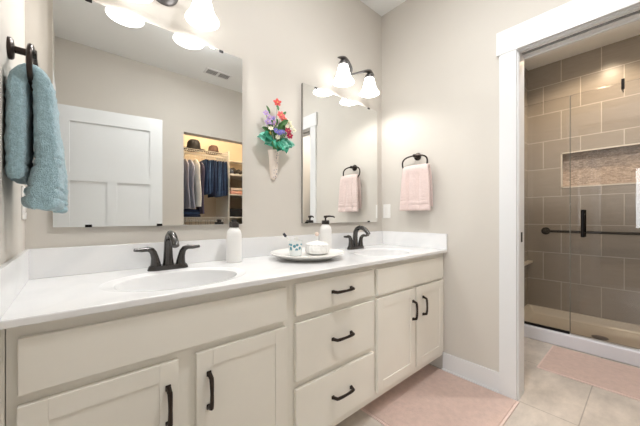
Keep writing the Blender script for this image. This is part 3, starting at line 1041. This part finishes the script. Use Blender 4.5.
def flower(c, r, mat, n=6, d=(-0.3, -0.85, 0.3), rings=2, centre='petal_yellow'):
    q = rotv(d)
    m = MB()
    c = Vector(c)
    for g in range(rings):
        k = r * (1 - 0.38 * g)
        for i in range(n):
            a = 2 * PI * (i + 0.5 * g) / n
            tilt = 0.25 + 0.45 * g
            pr = Matrix.Rotation(a, 3, 'Z') @ Matrix.Rotation(-tilt, 3, 'Y')
            ctr = c + q @ (pr @ Vector((k * 0.55, 0, 0)) + Vector((0, 0, 0.003 * g)))
            m.ball(ctr, k * 0.5, 1.0, 0.72, 0.22, 8, 6, q @ pr)
    f = m.build('flower', M[mat], bq)
    MB().ball(c + q @ Vector((0, 0, r * 0.22)), r * 0.22, 1, 1, 0.8, 8, 6).build('flower_centre', M[centre], f)
    return f

def leaf(c, d, up, ln, wd, mat):
    """leaf blade from c along d"""
    d = Vector(d).normalized()
    up = Vector(up)
    up = (up - d * up.dot(d)).normalized()
    s = d.cross(up)
    c = Vector(c)
    def fn(u, v):
        w = wd * math.sin(PI * min(1, 0.04 + 0.96 * u) ** 0.9) ** 0.6 * (v - 0.5)
        return c + d * (ln * u) + s * w + up * (abs(v - 0.5) * 0.35 * wd - 0.25 * ln * u * u)
    return MB().sheet(fn, 8, 4).build('leaf', M[mat], bq, solid=0.0012)

YV = 1.44
stems = MB()
def stem(p):
    a = Vector((VX + (p[0] - VX) * 0.1, 1.472, 1.462))
    b = Vector((VX + (p[0] - VX) * 0.45, 1.462, 1.50 + (p[2] - 1.50) * 0.35))
    stems.tube([a, b, Vector(p)], 0.0016, 6)
FL = [((0.888, YV, 1.762), 0.030, 'petal_coral', 5), ((0.908, YV - 0.005, 1.690), 0.031, 'petal_rose', 6), ((0.930, YV - 0.005, 1.672), 0.024, 'petal_coral', 6),
      ((0.812, YV, 1.682), 0.022, 'petal_lavender', 5), ((0.838, YV, 1.660), 0.024, 'petal_lavender', 5), ((0.825, YV, 1.635), 0.024, 'petal_lavender', 5), ((0.848, YV - .01, 1.628), 0.022, 'petal_lavender', 5),
      ((0.968, YV, 1.660), 0.026, 'petal_cream', 6), ((0.985, YV, 1.640), 0.024, 'petal_cream', 6), ((1.008, YV, 1.622), 0.020, 'petal_cream', 6), ((0.955, YV, 1.632), 0.022, 'petal_cream', 6),
      ((0.868, YV - 0.015, 1.588), 0.022, 'petal_violet', 6), ((0.893, YV - 0.015, 1.583), 0.022, 'petal_violet', 6), ((0.915, YV - 0.012, 1.592), 0.020, 'petal_violet', 6), ((0.838, YV - 0.01, 1.598), 0.020, 'petal_cream', 6),
      ((0.955, YV - 0.015, 1.604), 0.026, 'petal_crimson', 6), ((0.965, YV - 0.015, 1.578), 0.026, 'petal_crimson', 6), ((0.885, YV - .01, 1.555), 0.018, 'petal_cream', 6)]
rnd = random.Random(5)
for k in range(30):
    a = rnd.uniform(0, 2 * PI)
    q = rnd.uniform(0.3, 1.0)
    FL.append(((0.895 + 0.085 * q * math.cos(a), YV + 0.012, 1.615 + 0.065 * q * math.sin(a)), rnd.uniform(0.010, 0.015), rnd.choice(['petal_cream', 'petal_lavender', 'petal_violet', 'petal_rose', 'petal_yellow']), 5))
for c, r, mt_, n in FL:
    c = (c[0] + 0.022, c[1], c[2])
    r *= 0.86
    stem(c)
    flower(c, r, mt_, n, (random.uniform(-0.5, 0.1), -0.85, random.uniform(0.1, 0.6)))
stems.build('stems', M['leaf_green'], bq)
for c, d, ln, wd, mt_ in [((0.86, 1.455, 1.535), (-1, -0.25, 0.15), 0.10, 0.075, 'leaf_pale'), ((0.87, 1.45, 1.53), (-0.75, -0.4, -0.25), 0.085, 0.07, 'leaf_teal'),
                          ((0.89, 1.445, 1.53), (-0.15, -0.5, -0.6), 0.08, 0.075, 'leaf_teal'), ((0.91, 1.445, 1.535), (0.35, -0.4, -0.6), 0.085, 0.078, 'leaf_teal'),
                          ((0.92, 1.45, 1.54), (0.75, -0.35, -0.25), 0.085, 0.07, 'leaf_teal'), ((0.94, 1.45, 1.535), (0.9, -0.3, 0.0), 0.085, 0.045, 'leaf_pale'),
                          ((0.875, 1.44, 1.515), (-0.3, -0.6, -0.5), 0.055, 0.06, 'leaf_green'), ((0.90, 1.436, 1.515), (0.1, -0.6, -0.5), 0.06, 0.06, 'leaf_teal'), ((0.845, 1.45, 1.55), (-0.7, -0.5, 0.1), 0.065, 0.06, 'leaf_teal'),
                          ((0.88, 1.44, 1.625), (-0.1, -0.7, 0.4), 0.05, 0.03, 'leaf_green'), ((0.925, 1.44, 1.64), (0.3, -0.7, 0.4), 0.05, 0.03, 'leaf_green'), ((0.855, 1.44, 1.615), (-0.3, -0.7, 0.4), 0.05, 0.03, 'leaf_green'),
                          ((0.90, 1.455, 1.58), (0.1, -0.5, 0.7), 0.08, 0.045, 'leaf_green'), ((0.91, 1.455, 1.60), (0.3, -0.4, 0.7), 0.08, 0.04, 'leaf_green'), ((0.87, 1.455, 1.59), (-0.5, -0.3, 0.7), 0.08, 0.04, 'leaf_green'),
                          ((0.86, 1.455, 1.57), (-0.8, -0.2, 0.5), 0.075, 0.04, 'leaf_green'), ((0.888, 1.44, 1.745), (0.2, -0.4, -0.8), 0.035, 0.02, 'leaf_green'), ((0.94, 1.45, 1.61), (0.6, -0.3, 0.6), 0.07, 0.035, 'leaf_green'),
                          ((0.845, 1.45, 1.69), (-0.3, -0.2, 0.6), 0.05, 0.018, 'leaf_green'), ((0.935, 1.45, 1.70), (0.5, -0.2, 0.6), 0.04, 0.016, 'leaf_green')]:
    leaf((c[0] + 0.018, c[1], c[2]), d, (0.1, -1, 0.35), ln * 0.92, wd, mt_)

# ------------------------------------------------------------------ rugs
def rug(x0, x1, y0, y1, label, skew=0.0):
    t = thing('bath_rug', ((x0 + x1) / 2, (y0 + y1) / 2, 0), label, 'rug', 'blush bath rugs')
    B(x0, x1, y0, y1, 0.0, 0.008, bev=0.003).build('border', M['rugedge'], t)
    b = 0.012
    B(x0 + b, x1 - b, y0 + b, y1 - b, 0.0075, 0.0125, bev=0.003).build('pile', M['rug'], t)


rug(1.222, 1.970, 0.498, 1.068, 'blush pink bath rug on the floor in front of the vanity')
rug(2.525, 3.05, -0.33, 0.535, 'blush pink bath rug lying in front of the shower curb')

# ------------------------------------------------------------------ shower
XG = 3.13
XC0, XC1 = 3.085, 3.175
pan = thing('shower_pan', ((XC0 + XS) / 2, (YS + YS0) / 2, 0), 'ivory acrylic shower pan with white raised curb', 'shower pan')
B(XC0, XC1, YS0 + 0.001, YS - 0.009, 0, 0.112, bev=0.012, seg=3).build('curb', M['curb'], pan)
m = MB()
ya, yb_ = YS0 + 0.001, YS - 0.009
def panz(u, v):
    x = XC1 - 0.01 + (XS - 0.001 - XC1 + 0.01) * u
    y = ya + (yb_ - ya) * v
    e_ = min((XS - x), (y - ya), (yb_ - y))
    ex = x - XC1 + 0.01
    z = 0.035
    k = max(0.0, 1 - e_ / 0.075)
    z = max(z, 0.035 + 0.065 * min(1.0, k * 1.7) ** 2)
    k = max(0.0, 1 - ex / 0.05)
    z = max(z, 0.035 + 0.05 * k)
    return (x, y, z)
m.sheet(panz, 60, 60)
basin = m.build('basin', M['pan'], pan)
MB().lathe([(0.055, 0.0), (0.055, 0.004), (0.05, 0.005), (0.0, 0.0055)], (3.47, 0.285, 0.034), 28).build('drain_cover', M['nickel'], basin)
# fixed panel with black channel, and pivot door
enc = thing('shower_enclosure', (XG, 0.13, 0.112), 'clear glass shower enclosure with hinged door and black hardware on the curb', 'shower screen')
GZ1 = 2.10
fp = B(XG - 0.005, XG + 0.005, 0.437, YS - 0.009, 0.116, GZ1, bev=0.001, seg=1).build('glass_panel', M['glass'], enc, smooth=False)
m = B(XG - 0.012, XG - 0.0055, 0.437, YS - 0.009, 0.1122, 0.130).box(XG + 0.0055, XG + 0.012, 0.437, YS - 0.009, 0.1122, 0.130)
m.box(XG - 0.012, XG + 0.012, 0.437, YS - 0.009, 0.1122, 0.1155)
m.build('floor_channel', M['black'], fp, smooth=False)
gd = B(XG - 0.005, XG + 0.005, -0.34, 0.432, 0.122, GZ1, bev=0.001, seg=1).build('glass_door', M['glass'], enc, smooth=False)
B(XG - 0.0062, XG + 0.0062, 0.4325, 0.4365, 0.122, GZ1).build('edge_seal', M['seal'], gd, smooth=False)
B(XG - 0.003, XG + 0.003, -0.34, 0.432, 0.1122, 0.122).build('sweep_seal', M['winglass'], gd, smooth=False)
m = MB()
for s in (-1, 1):
    m.tube([(XG + s * 0.045, 0.352, 0.925), (XG + s * 0.045, 0.352, 1.145)], 0.0115, 12)
for z in (0.96, 1.11):
    m.tube([(XG - 0.045, 0.352, z), (XG + 0.045, 0.352, z)], 0.008, 10)
m.build('bar_handle', M['black'], gd)
for z in (0.35, 1.9):
    B(XG - 0.016, XG + 0.016, -0.37, -0.30, z - 0.045, z + 0.045, bev=0.002).build('hinge', M['black'], gd)
B(XG - 0.005, XG + 0.005, YS0 + 0.002, -0.345, 0.113, GZ1, bev=0.001, seg=1).build('glass_panel', M['glass'], enc, smooth=False)
# hook over the top edge of the door glass
hk = MB()
hk.tube([(XG + 0.024, 0.132, 2.035), (XG + 0.014, 0.132, 2.03), (XG + 0.009, 0.132, 2.045), (XG + 0.009, 0.132, 2.104), (XG, 0.132, 2.1065), (XG - 0.009, 0.132, 2.104), (XG - 0.009, 0.132, 2.06), (XG - 0.012, 0.132, 2.05), (XG - 0.024, 0.132, 2.052), (XG - 0.028, 0.132, 2.066)], 0.0035, 8)
hk.box(XG - 0.016, XG - 0.0055, 0.123, 0.141, 2.045, 2.125, bev=0.002)
tag(hk.build('over_door_hook', M['black'], base=(XG, 0.132, 2.1065)), 'small black hook over the top edge of the shower glass', 'hook')
# grab bar on the tiled wall
gb = thing('grab_bar', (XS, 0.2, 0.936), 'black grab bar on the long tiled shower wall', 'grab bar')
m = MB()
m.tube([(XS - 0.012, 0.742, 0.936), (XS - 0.045, 0.742, 0.936), (XS - 0.055, 0.732, 0.936), (XS - 0.055, 0.5, 0.936), (XS - 0.055, -0.2, 0.936), (XS - 0.045, -0.21, 0.936), (XS - 0.012, -0.21, 0.936)], 0.013, 14)
m.build('bar', M['black'], gb)
for y in (0.742, -0.21):
    MB().lathe([(0.04, 0), (0.04, 0.008), (0.034, 0.014), (0.013, 0.016), (0.0, 0.016)], (XS - 0.0005, y, 0.936), 28, (-1, 0, 0)).build('flange', M['black'], gb)
# narrow stone ledge on the short wall
tag(B(3.20, XS - 0.001, YS - 0.055, YS - 0.0085, 0.575, 0.598, bev=0.003).build('stone_ledge', M['sill'], base=(3.5, YS - 0.03, 0.575)), 'narrow pale stone ledge on the short shower wall', 'ledge')


def downlight(x, y, label, mat, p, col, spot):
    t = thing('recessed_light', (x, y, ZS), label, 'ceiling light')
    MB().lathe([(0.085, 0), (0.085, -0.006), (0.07, -0.010), (0.065, -0.004), (0.065, 0)], (x, y, ZS), 32).build('trim_ring', M['trim'], t)
    MB().lathe([(0.063, -0.001), (0.063, -0.004), (0.0, -0.005)], (x, y, ZS), 32).build('lens', mat, t)
    light('downlight', 'SPOT' if spot else 'POINT', (x, y, ZS - 0.03), p, col, 0.06, (0, 0, 0), spot=spot)


downlight(3.36, 0.28, 'recessed ceiling light over the shower', M['lampwarm'], P_SHOWER, (1.0, 0.78, 0.54), math.radians(150))
downlight(2.62, -0.1, 'recessed ceiling light over the shower room floor', M['lampwarm'], P_WET, (1.0, 0.98, 0.96), math.radians(150))

# added fill light, out of frame and mirrors, shaped as a flush ceiling fixture
LX, LY = 0.95, 0.40
cl = thing('ceiling_lamp', (LX, LY, ZC), 'white round flush ceiling light above the middle of the bathroom', 'ceiling light')
MB().lathe([(0.14, 0), (0.14, -0.016), (0.134, -0.020), (0.0, -0.020)], (LX, LY, ZC), 40).build('rim', M['trim'], cl)
MB().lathe([(0.128, -0.020), (0.118, -0.036), (0.085, -0.052), (0.0, -0.060)], (LX, LY, ZC), 40).build('diffuser', M['lamp'], cl)
light('ceiling_bulb', 'POINT', (LX, LY, ZC - 0.13), P_FILL * 0.55, (0.98, 0.99, 1.0), 0.06)
light('ceiling_downlight', 'AREA', (LX, LY, ZC - 0.064), P_FILL, (0.98, 0.99, 1.0), 0.2)

# ceiling vent (seen in the left mirror)
vt = thing('ceiling_vent', (1.30, -0.40, ZC), 'white slotted ceiling vent seen in the left mirror', 'vent')
B(1.155, 1.455, -0.485, -0.345, ZC - 0.007, ZC, bev=0.002).build('frame', M['trim'], vt)
m = MB()
for i in range(18):
    x = 1.178 + i * 0.0145
    if i in (8, 9):
        continue
    m.box(x, x + 0.0095, -0.462, -0.368, ZC - 0.0078, ZC - 0.0065)
m.build('slots', M['grey_vent'], vt, smooth=False)

# ------------------------------------------------------------------ closet contents (seen in the left mirror)
RY = -1.35
light('closet_lamp', 'POINT', (1.55, -1.05, ZC - 0.12), P_CLOSET, (1.0, 0.80, 0.56), 0.08)
t = thing('closet_light', (1.55, -1.05, ZC), 'small round closet ceiling light', 'ceiling light')
MB().lathe([(0.11, 0), (0.11, -0.015), (0.1, -0.02), (0, -0.02)], (1.55, -1.05, ZC), 28).build('rim', M['trim'], t)
MB().lathe([(0.095, -0.02), (0.08, -0.04), (0.0, -0.05)], (1.55, -1.05, ZC), 28).build('diffuser', M['lampwarm'], t)


def wire_shelf(x0, x1, z, y0, y1, label, rod=True):
    t = thing('wire_shelf', ((x0 + x1) / 2, y0, z), label, 'shelf', 'white wire closet shelves')
    m = MB()
    n = int((x1 - x0) / 0.03)
    for i in range(n + 1):
        x = x0 + (x1 - x0) * i / n
        m.tube([(x, y0, z), (x, y1, z), (x, y1, z - 0.03)], 0.002, 5)
    for (y, zz) in ((y0, z - 0.003), ((y0 + y1) / 2, z - 0.003), (y1, z - 0.003), (y1, z - 0.03)):
        m.tube([(x0, y, zz), (x1, y, zz)], 0.003, 6)
    m.build('wire_deck', M['wire'], t)
    if rod:
        MB().tube([(x0, RY, z - 0.055), (x1, RY, z - 0.055)], 0.008, 8).build('hanging_rod', M['wire'], t)
    for x in (x0 + 0.03, (x0 + x1) / 2, x1 - 0.03):
        m = MB()
        m.tube([(x, y1 + 0.001, z - 0.004), (x, CY, z - 0.30)], 0.004, 6)
        if rod:
            m.tube([(x + 0.012, RY, z - 0.003), (x + 0.012, RY, z - 0.055)], 0.004, 6)
        m.build('brace', M['wire'], t)
    return t


wire_shelf(0.62, 1.785, 2.055, CY + 0.001, -1.26, 'white wire closet shelf with hats on it, above the hanging clothes')
wire_shelf(0.62, 1.785, 1.085, CY + 0.001, -1.26, 'white wire closet shelf below the hanging clothes')


def hanger_to(t, x, half, zs):
    """wire hanger: hook over the rod and shoulders"""
    zr = 2.0
    pts = [(x, RY + 0.010, zr - 0.002)]
    for k in range(9):
        a = PI * (k / 8)
        pts.append((x, RY + 0.012 * math.cos(a), zr + 0.009 + 0.012 * math.sin(a) - 0.006))
    pts += [(x, RY - 0.008, zr - 0.015), (x, RY, zr - 0.03), (x, RY, zs)]
    m = MB().tube(pts, 0.0022, 6)
    m.tube([(x, RY - half, zs - 0.05), (x, RY, zs), (x, RY + half, zs - 0.05)], 0.003, 6)
    m.build('hanger', M['wire'], t)


def garment(name, x, w, half, z1, z0, mat, label, cat, group, slope=0.06, flare=1.1, seed=0.0):
    t = thing(name, (x, RY, z0), label, cat, group)
    loops = []
    n = 36
    steps = 18
    for i in range(steps + 1):
        u = i / steps
        z = z0 + (z1 - z0) * u
        hw = half * (flare + (1 - flare) * u)
        top_ = max(0.0, (u - 0.86) / 0.14)
        hw *= 1 - 0.72 * top_
        ww = w * (1.0 - 0.45 * top_ - 0.10 * math.sin(u * 9 + seed))
        lp = []
        for k in range(n):
            a = 2 * PI * k / n
            c, s = math.cos(a), math.sin(a)
            rip = 1 + 0.22 * math.sin(5 * a + seed + 1.5 * u)
            xo = 0.008 * math.sin(6 * u + seed)
            lp.append((x + xo + ww * rip * s, RY + hw * math.copysign(abs(c) ** 0.8, c) + 0.006 * math.sin(9 * u + seed), z - slope * 0))
        loops.append(lp)
    MB().loft(loops).build('cloth', mat, t)
    hanger_to(t, x, half * 0.8, z1 - 0.005)
    return t


def trousers(x, z1, z0, mat, label, group, seed, w=0.0092, half=0.15):
    t = thing('jeans', (x, RY, z0), label, 'jeans', group)
    loops = []
    n = 28
    for i in range(17):
        u = i / 16
        z = z0 + (z1 - z0) * u
        ww = w * (1 + 0.18 * math.sin(7 * u + seed)) * (0.75 if i in (0, 16) else 1)
        lp = []
        for k in range(n):
            a = 2 * PI * k / n
            c, s = math.cos(a), math.sin(a)
            lp.append((x + 0.006 * math.sin(4 * u + seed) + ww * (1 + 0.2 * math.sin(3 * a + seed)) * math.copysign(abs(s) ** 0.7, s),
                       RY + half * (1.06 - 0.12 * u) * math.copysign(abs(c) ** 0.55, c) + 0.012 * math.sin(seed * 3), z + 0.012 * math.sin(seed * 5) * (1 - u)))
        loops.append(lp)
    MB().loft(loops).build('denim', mat, t)
    m = MB()
    zr = 2.0
    pts = [(x, RY + 0.010, zr)] + [(x, RY + 0.012 * math.cos(PI * k / 8), zr + 0.003 + 0.012 * math.sin(PI * k / 8)) for k in range(9)] + [(x, RY - 0.006, zr - 0.015), (x, RY, zr - 0.03), (x, RY, z1 - 0.01)]
    m.tube(pts, 0.0022, 6)
    m.tube([(x, RY - half * 0.95, z1 - 0.005), (x, RY + half * 0.95, z1 - 0.005)], 0.004, 6)
    m.build('hanger', M['wire'], t)
    return t


garment('shirt', 1.110, 0.0245, 0.21, 1.90, 1.20, M['plum'], 'dark garment hidden at the left edge of the closet rail', 'shirt', 'shirts on the closet rail', seed=0.3)
garment('shirt', 1.185, 0.0245, 0.21, 1.905, 1.205, M['shirt_grey'], 'grey blue shirt hanging leftmost in the closet opening', 'shirt', 'shirts on the closet rail', seed=1.1)
garment('shirt', 1.252, 0.0245, 0.21, 1.905, 1.205, M['shirt_grey'], 'grey blue shirt hanging next to the white shirt', 'shirt', 'shirts on the closet rail', seed=2.1)
garment('shirt', 1.335, 0.0245, 0.21, 1.92, 1.235, M['shirt_white'], 'white shirt hanging in the closet', 'shirt', 'shirts on the closet rail', seed=0.2)
garment('trousers', 1.405, 0.022, 0.16, 1.90, 1.135, M['plum'], 'long dark plum trousers hanging between white shirt and jeans', 'trousers', 'shirts on the closet rail', flare=1.0, seed=2.6)
for i in range(12):
    trousers(1.452 + 0.0275 * i, 1.925, 1.43 - 0.05 * ((i * 5) % 3) / 2 + 0.015 * ((i * 7) % 4), [M['jean'], M['jean2'], M['jean3'], M['jean'], M['jean2']][i % 5],
             'blue jeans folded over a hanger in the closet row', 'blue jeans on the closet rail', i * 1.7)


def hat(x, y, z, r, h, mat, label):
    t = thing('hat', (x, y, z), label, 'hat', 'hats on the closet shelf')
    br = []
    for q, dz in ((0.55, 0.004), (1.0, 0.012), (1.0, 0.018), (0.55, 0.010)):
        br.append([(x + r * q * math.cos(2 * PI * k / 36), y + r * q * 0.85 * math.sin(2 * PI * k / 36), z + dz + 0.012 * q * abs(math.cos(2 * PI * k / 36)) ** 2) for k in range(36)])
    MB().loft(br).build('brim', mat, t)
    MB().loft([[(x + r * q * math.cos(2 * PI * k / 36), y + r * q * 0.85 * math.sin(2 * PI * k / 36), z + h * f - (0.02 * math.exp(-(math.sin(2 * PI * k / 36) * 2.2) ** 2) if f > 0.9 else 0)) for k in range(36)]
               for q, f in ((0.6, 0.06), (0.58, 0.35), (0.53, 0.75), (0.44, 0.97), (0.25, 1.0))]).build('crown', mat, t)
    MB().lathe([(r * 0.605, 0), (r * 0.595, 0.025)], (x, y, z + h * 0.12), 36, sy=0.85, cap=False).build('band', M['shoe'], t)


hat(1.335, -1.42, 2.058, 0.165, 0.165, M['hat_black'], 'black brimmed hat on the wire closet shelf')
hat(1.635, -1.45, 2.058, 0.135, 0.135, M['hat_brown'], 'brown brimmed hat right of the black hat on the closet shelf')

# empty hangers on the lower rail, folded dark jeans on the lower shelf
for i in range(13):
    x = 1.20 + 0.045 * i + 0.012 * math.sin(i * 2.3)
    zr = 1.03
    pts = [(x, RY + 0.010, zr)] + [(x, RY + 0.012 * math.cos(PI * k / 8), zr + 0.003 + 0.012 * math.sin(PI * k / 8)) for k in range(9)] + [(x, RY - 0.006, zr - 0.015), (x, RY, zr - 0.03), (x, RY, zr - 0.06)]
    m = MB().tube(pts, 0.0022, 6)
    m.tube([(x, RY, zr - 0.06), (x, RY - 0.2, zr - 0.14), (x, RY + 0.2, zr - 0.14), (x, RY, zr - 0.06)], 0.003, 6)
    tag(m.build('wire_hanger', M['nickel'], base=(x, RY, zr)), 'empty wire hanger on the lower closet rail', 'hanger', 'empty hangers on the lower closet rail')
for i, (lb, mt_) in enumerate((('dark folded jeans lying directly on the lower wire shelf under the shirts', 'jean2'), ('blue folded jeans in the middle of the pile under the shirts', 'jean'), ('dark folded jeans on top of the pile under the shirts', 'jean2'))):
    m = B(1.17, 1.40, -1.62, -1.30, 1.0885 + 0.038 * i, 1.1255 + 0.038 * i, bev=0.014, seg=3)
    tag(m.build('folded_jeans', M[mt_], base=(1.285, -1.46, 1.0885 + 0.038 * i)), lb, 'jeans', 'folded jeans on the lower wire shelf')

# shelf tower right of the post
tw = thing('shelf_tower', (2.05, -1.5, 0), 'white closet shelf tower beside the hanging jeans', 'shelves')
B(1.797, 1.813, CY + 0.001, -1.262, 0, 2.10).build('side_panel', M['wire'], tw)
B(2.30, 2.316, CY + 0.001, -1.262, 0, 2.10).build('side_panel', M['wire'], tw)
for z in (2.04, 1.755, 1.445, 1.09, 0.905, 0.45):
    B(1.813, 2.30, CY + 0.001, -1.27 if z < 2 else -1.64, z - 0.018, z).build('shelf_board', M['wire'], tw)


def shoe(x, y, z, ln, mat, label, group, h=0.085):
    t = thing('shoe', (x, y, z), label, 'shoe', group)
    loops, sl = [], []
    n = 20
    for i in range(13):
        u = i / 12
        hw = 0.040 * (0.75 + 0.35 * math.sin(PI * min(1, u * 1.1))) * (0.55 if i in (0, 12) else 1)
        top_ = h * (1.0 if u < 0.35 else 1 - 0.58 * min(1, (u - 0.35) / 0.4)) * (0.8 if i in (0, 12) else 1)
        yy = y - ln / 2 + ln * u
        loops.append([(x + hw * math.cos(2 * PI * k / n), yy, z + 0.014 + top_ / 2 + top_ / 2 * math.sin(2 * PI * k / n)) for k in range(n)])
        sl.append([(x + hw * 1.05 * math.copysign(abs(math.cos(2 * PI * k / n)) ** 0.4, math.cos(2 * PI * k / n)), yy, z + 0.009 + 0.009 * math.copysign(abs(math.sin(2 * PI * k / n)) ** 0.4, math.sin(2 * PI * k / n))) for k in range(n)])
    MB().loft(loops).build('upper', mat, t)
    MB().loft(sl).build('sole', M['sole'], t)


for x, mt_, lb, hh in ((1.865, M['shoe2'], 'grey blue shoe at the post end of the upper closet shelf', 0.13), (1.955, M['shoe'], 'black shoe on the upper closet shelf, beside the grey blue shoe', 0.12),
                       (2.045, M['shoe'], 'black shoe on the upper closet shelf, third from the post', 0.10), (2.135, M['shoe'], 'black shoe on the upper closet shelf, farthest from the post', 0.10)):
    shoe(x, -1.40, 1.755, 0.25, mt_, lb, 'shoes on the upper closet shelf', hh)
for x, lb in ((1.90, 'black shoe on the lowest visible closet shelf, nearer the post'), (1.99, 'black shoe on the lowest visible closet shelf, farther from the post')):
    shoe(x, -1.40, 0.905, 0.25, M['shoe'], lb, 'shoes on the lowest visible closet shelf', 0.09)


def folded(x, y, z, w, d, h, mat, label, seed):
    m = B(x - w / 2, x + w / 2, y - d / 2, y + d / 2, z, z + h, bev=h * 0.42, seg=3)
    bmesh.ops.subdivide_edges(m.bm, edges=[e for e in m.bm.edges if e.calc_length() > 0.08], cuts=4, use_grid_fill=True)
    m.fuzz(0.004, 14, seed)
    for v in m.bm.verts:
        v.co.z = max(v.co.z, z)
    tag(m.build('folded_sweater', mat, base=(x, y, z)), label, 'clothes', 'folded clothes in the shelf tower')


folded(1.985, -1.42, 1.4452, 0.27, 0.25, 0.05, M['cloth_pink'], 'coral pink folded sweater at the bottom of the closet pile', 1)
folded(1.955, -1.42, 1.4995, 0.20, 0.23, 0.045, M['cloth_cream'], 'cream folded sweater on top of the coral pile, nearer the post', 2)
folded(2.115, -1.42, 1.5000, 0.11, 0.20, 0.06, M['cloth_pink'], 'rolled coral sweater on top of the pile, farther from the post', 3)
bk = thing('storage_basket', (2.0, -1.42, 1.09), 'black storage basket on the closet shelf below the folded clothes', 'basket')
m = B(1.825, 2.20, -1.56, -1.29, 1.0905, 1.22, bev=0.012)
m.build('basket_body', M['basket'], bk)
m = MB()
m.tube([(1.96, -1.288, 1.175), (1.97, -1.270, 1.155), (2.06, -1.270, 1.155), (2.07, -1.288, 1.175)], 0.004, 6)
m.build('basket_handle', M['basket'], bk)
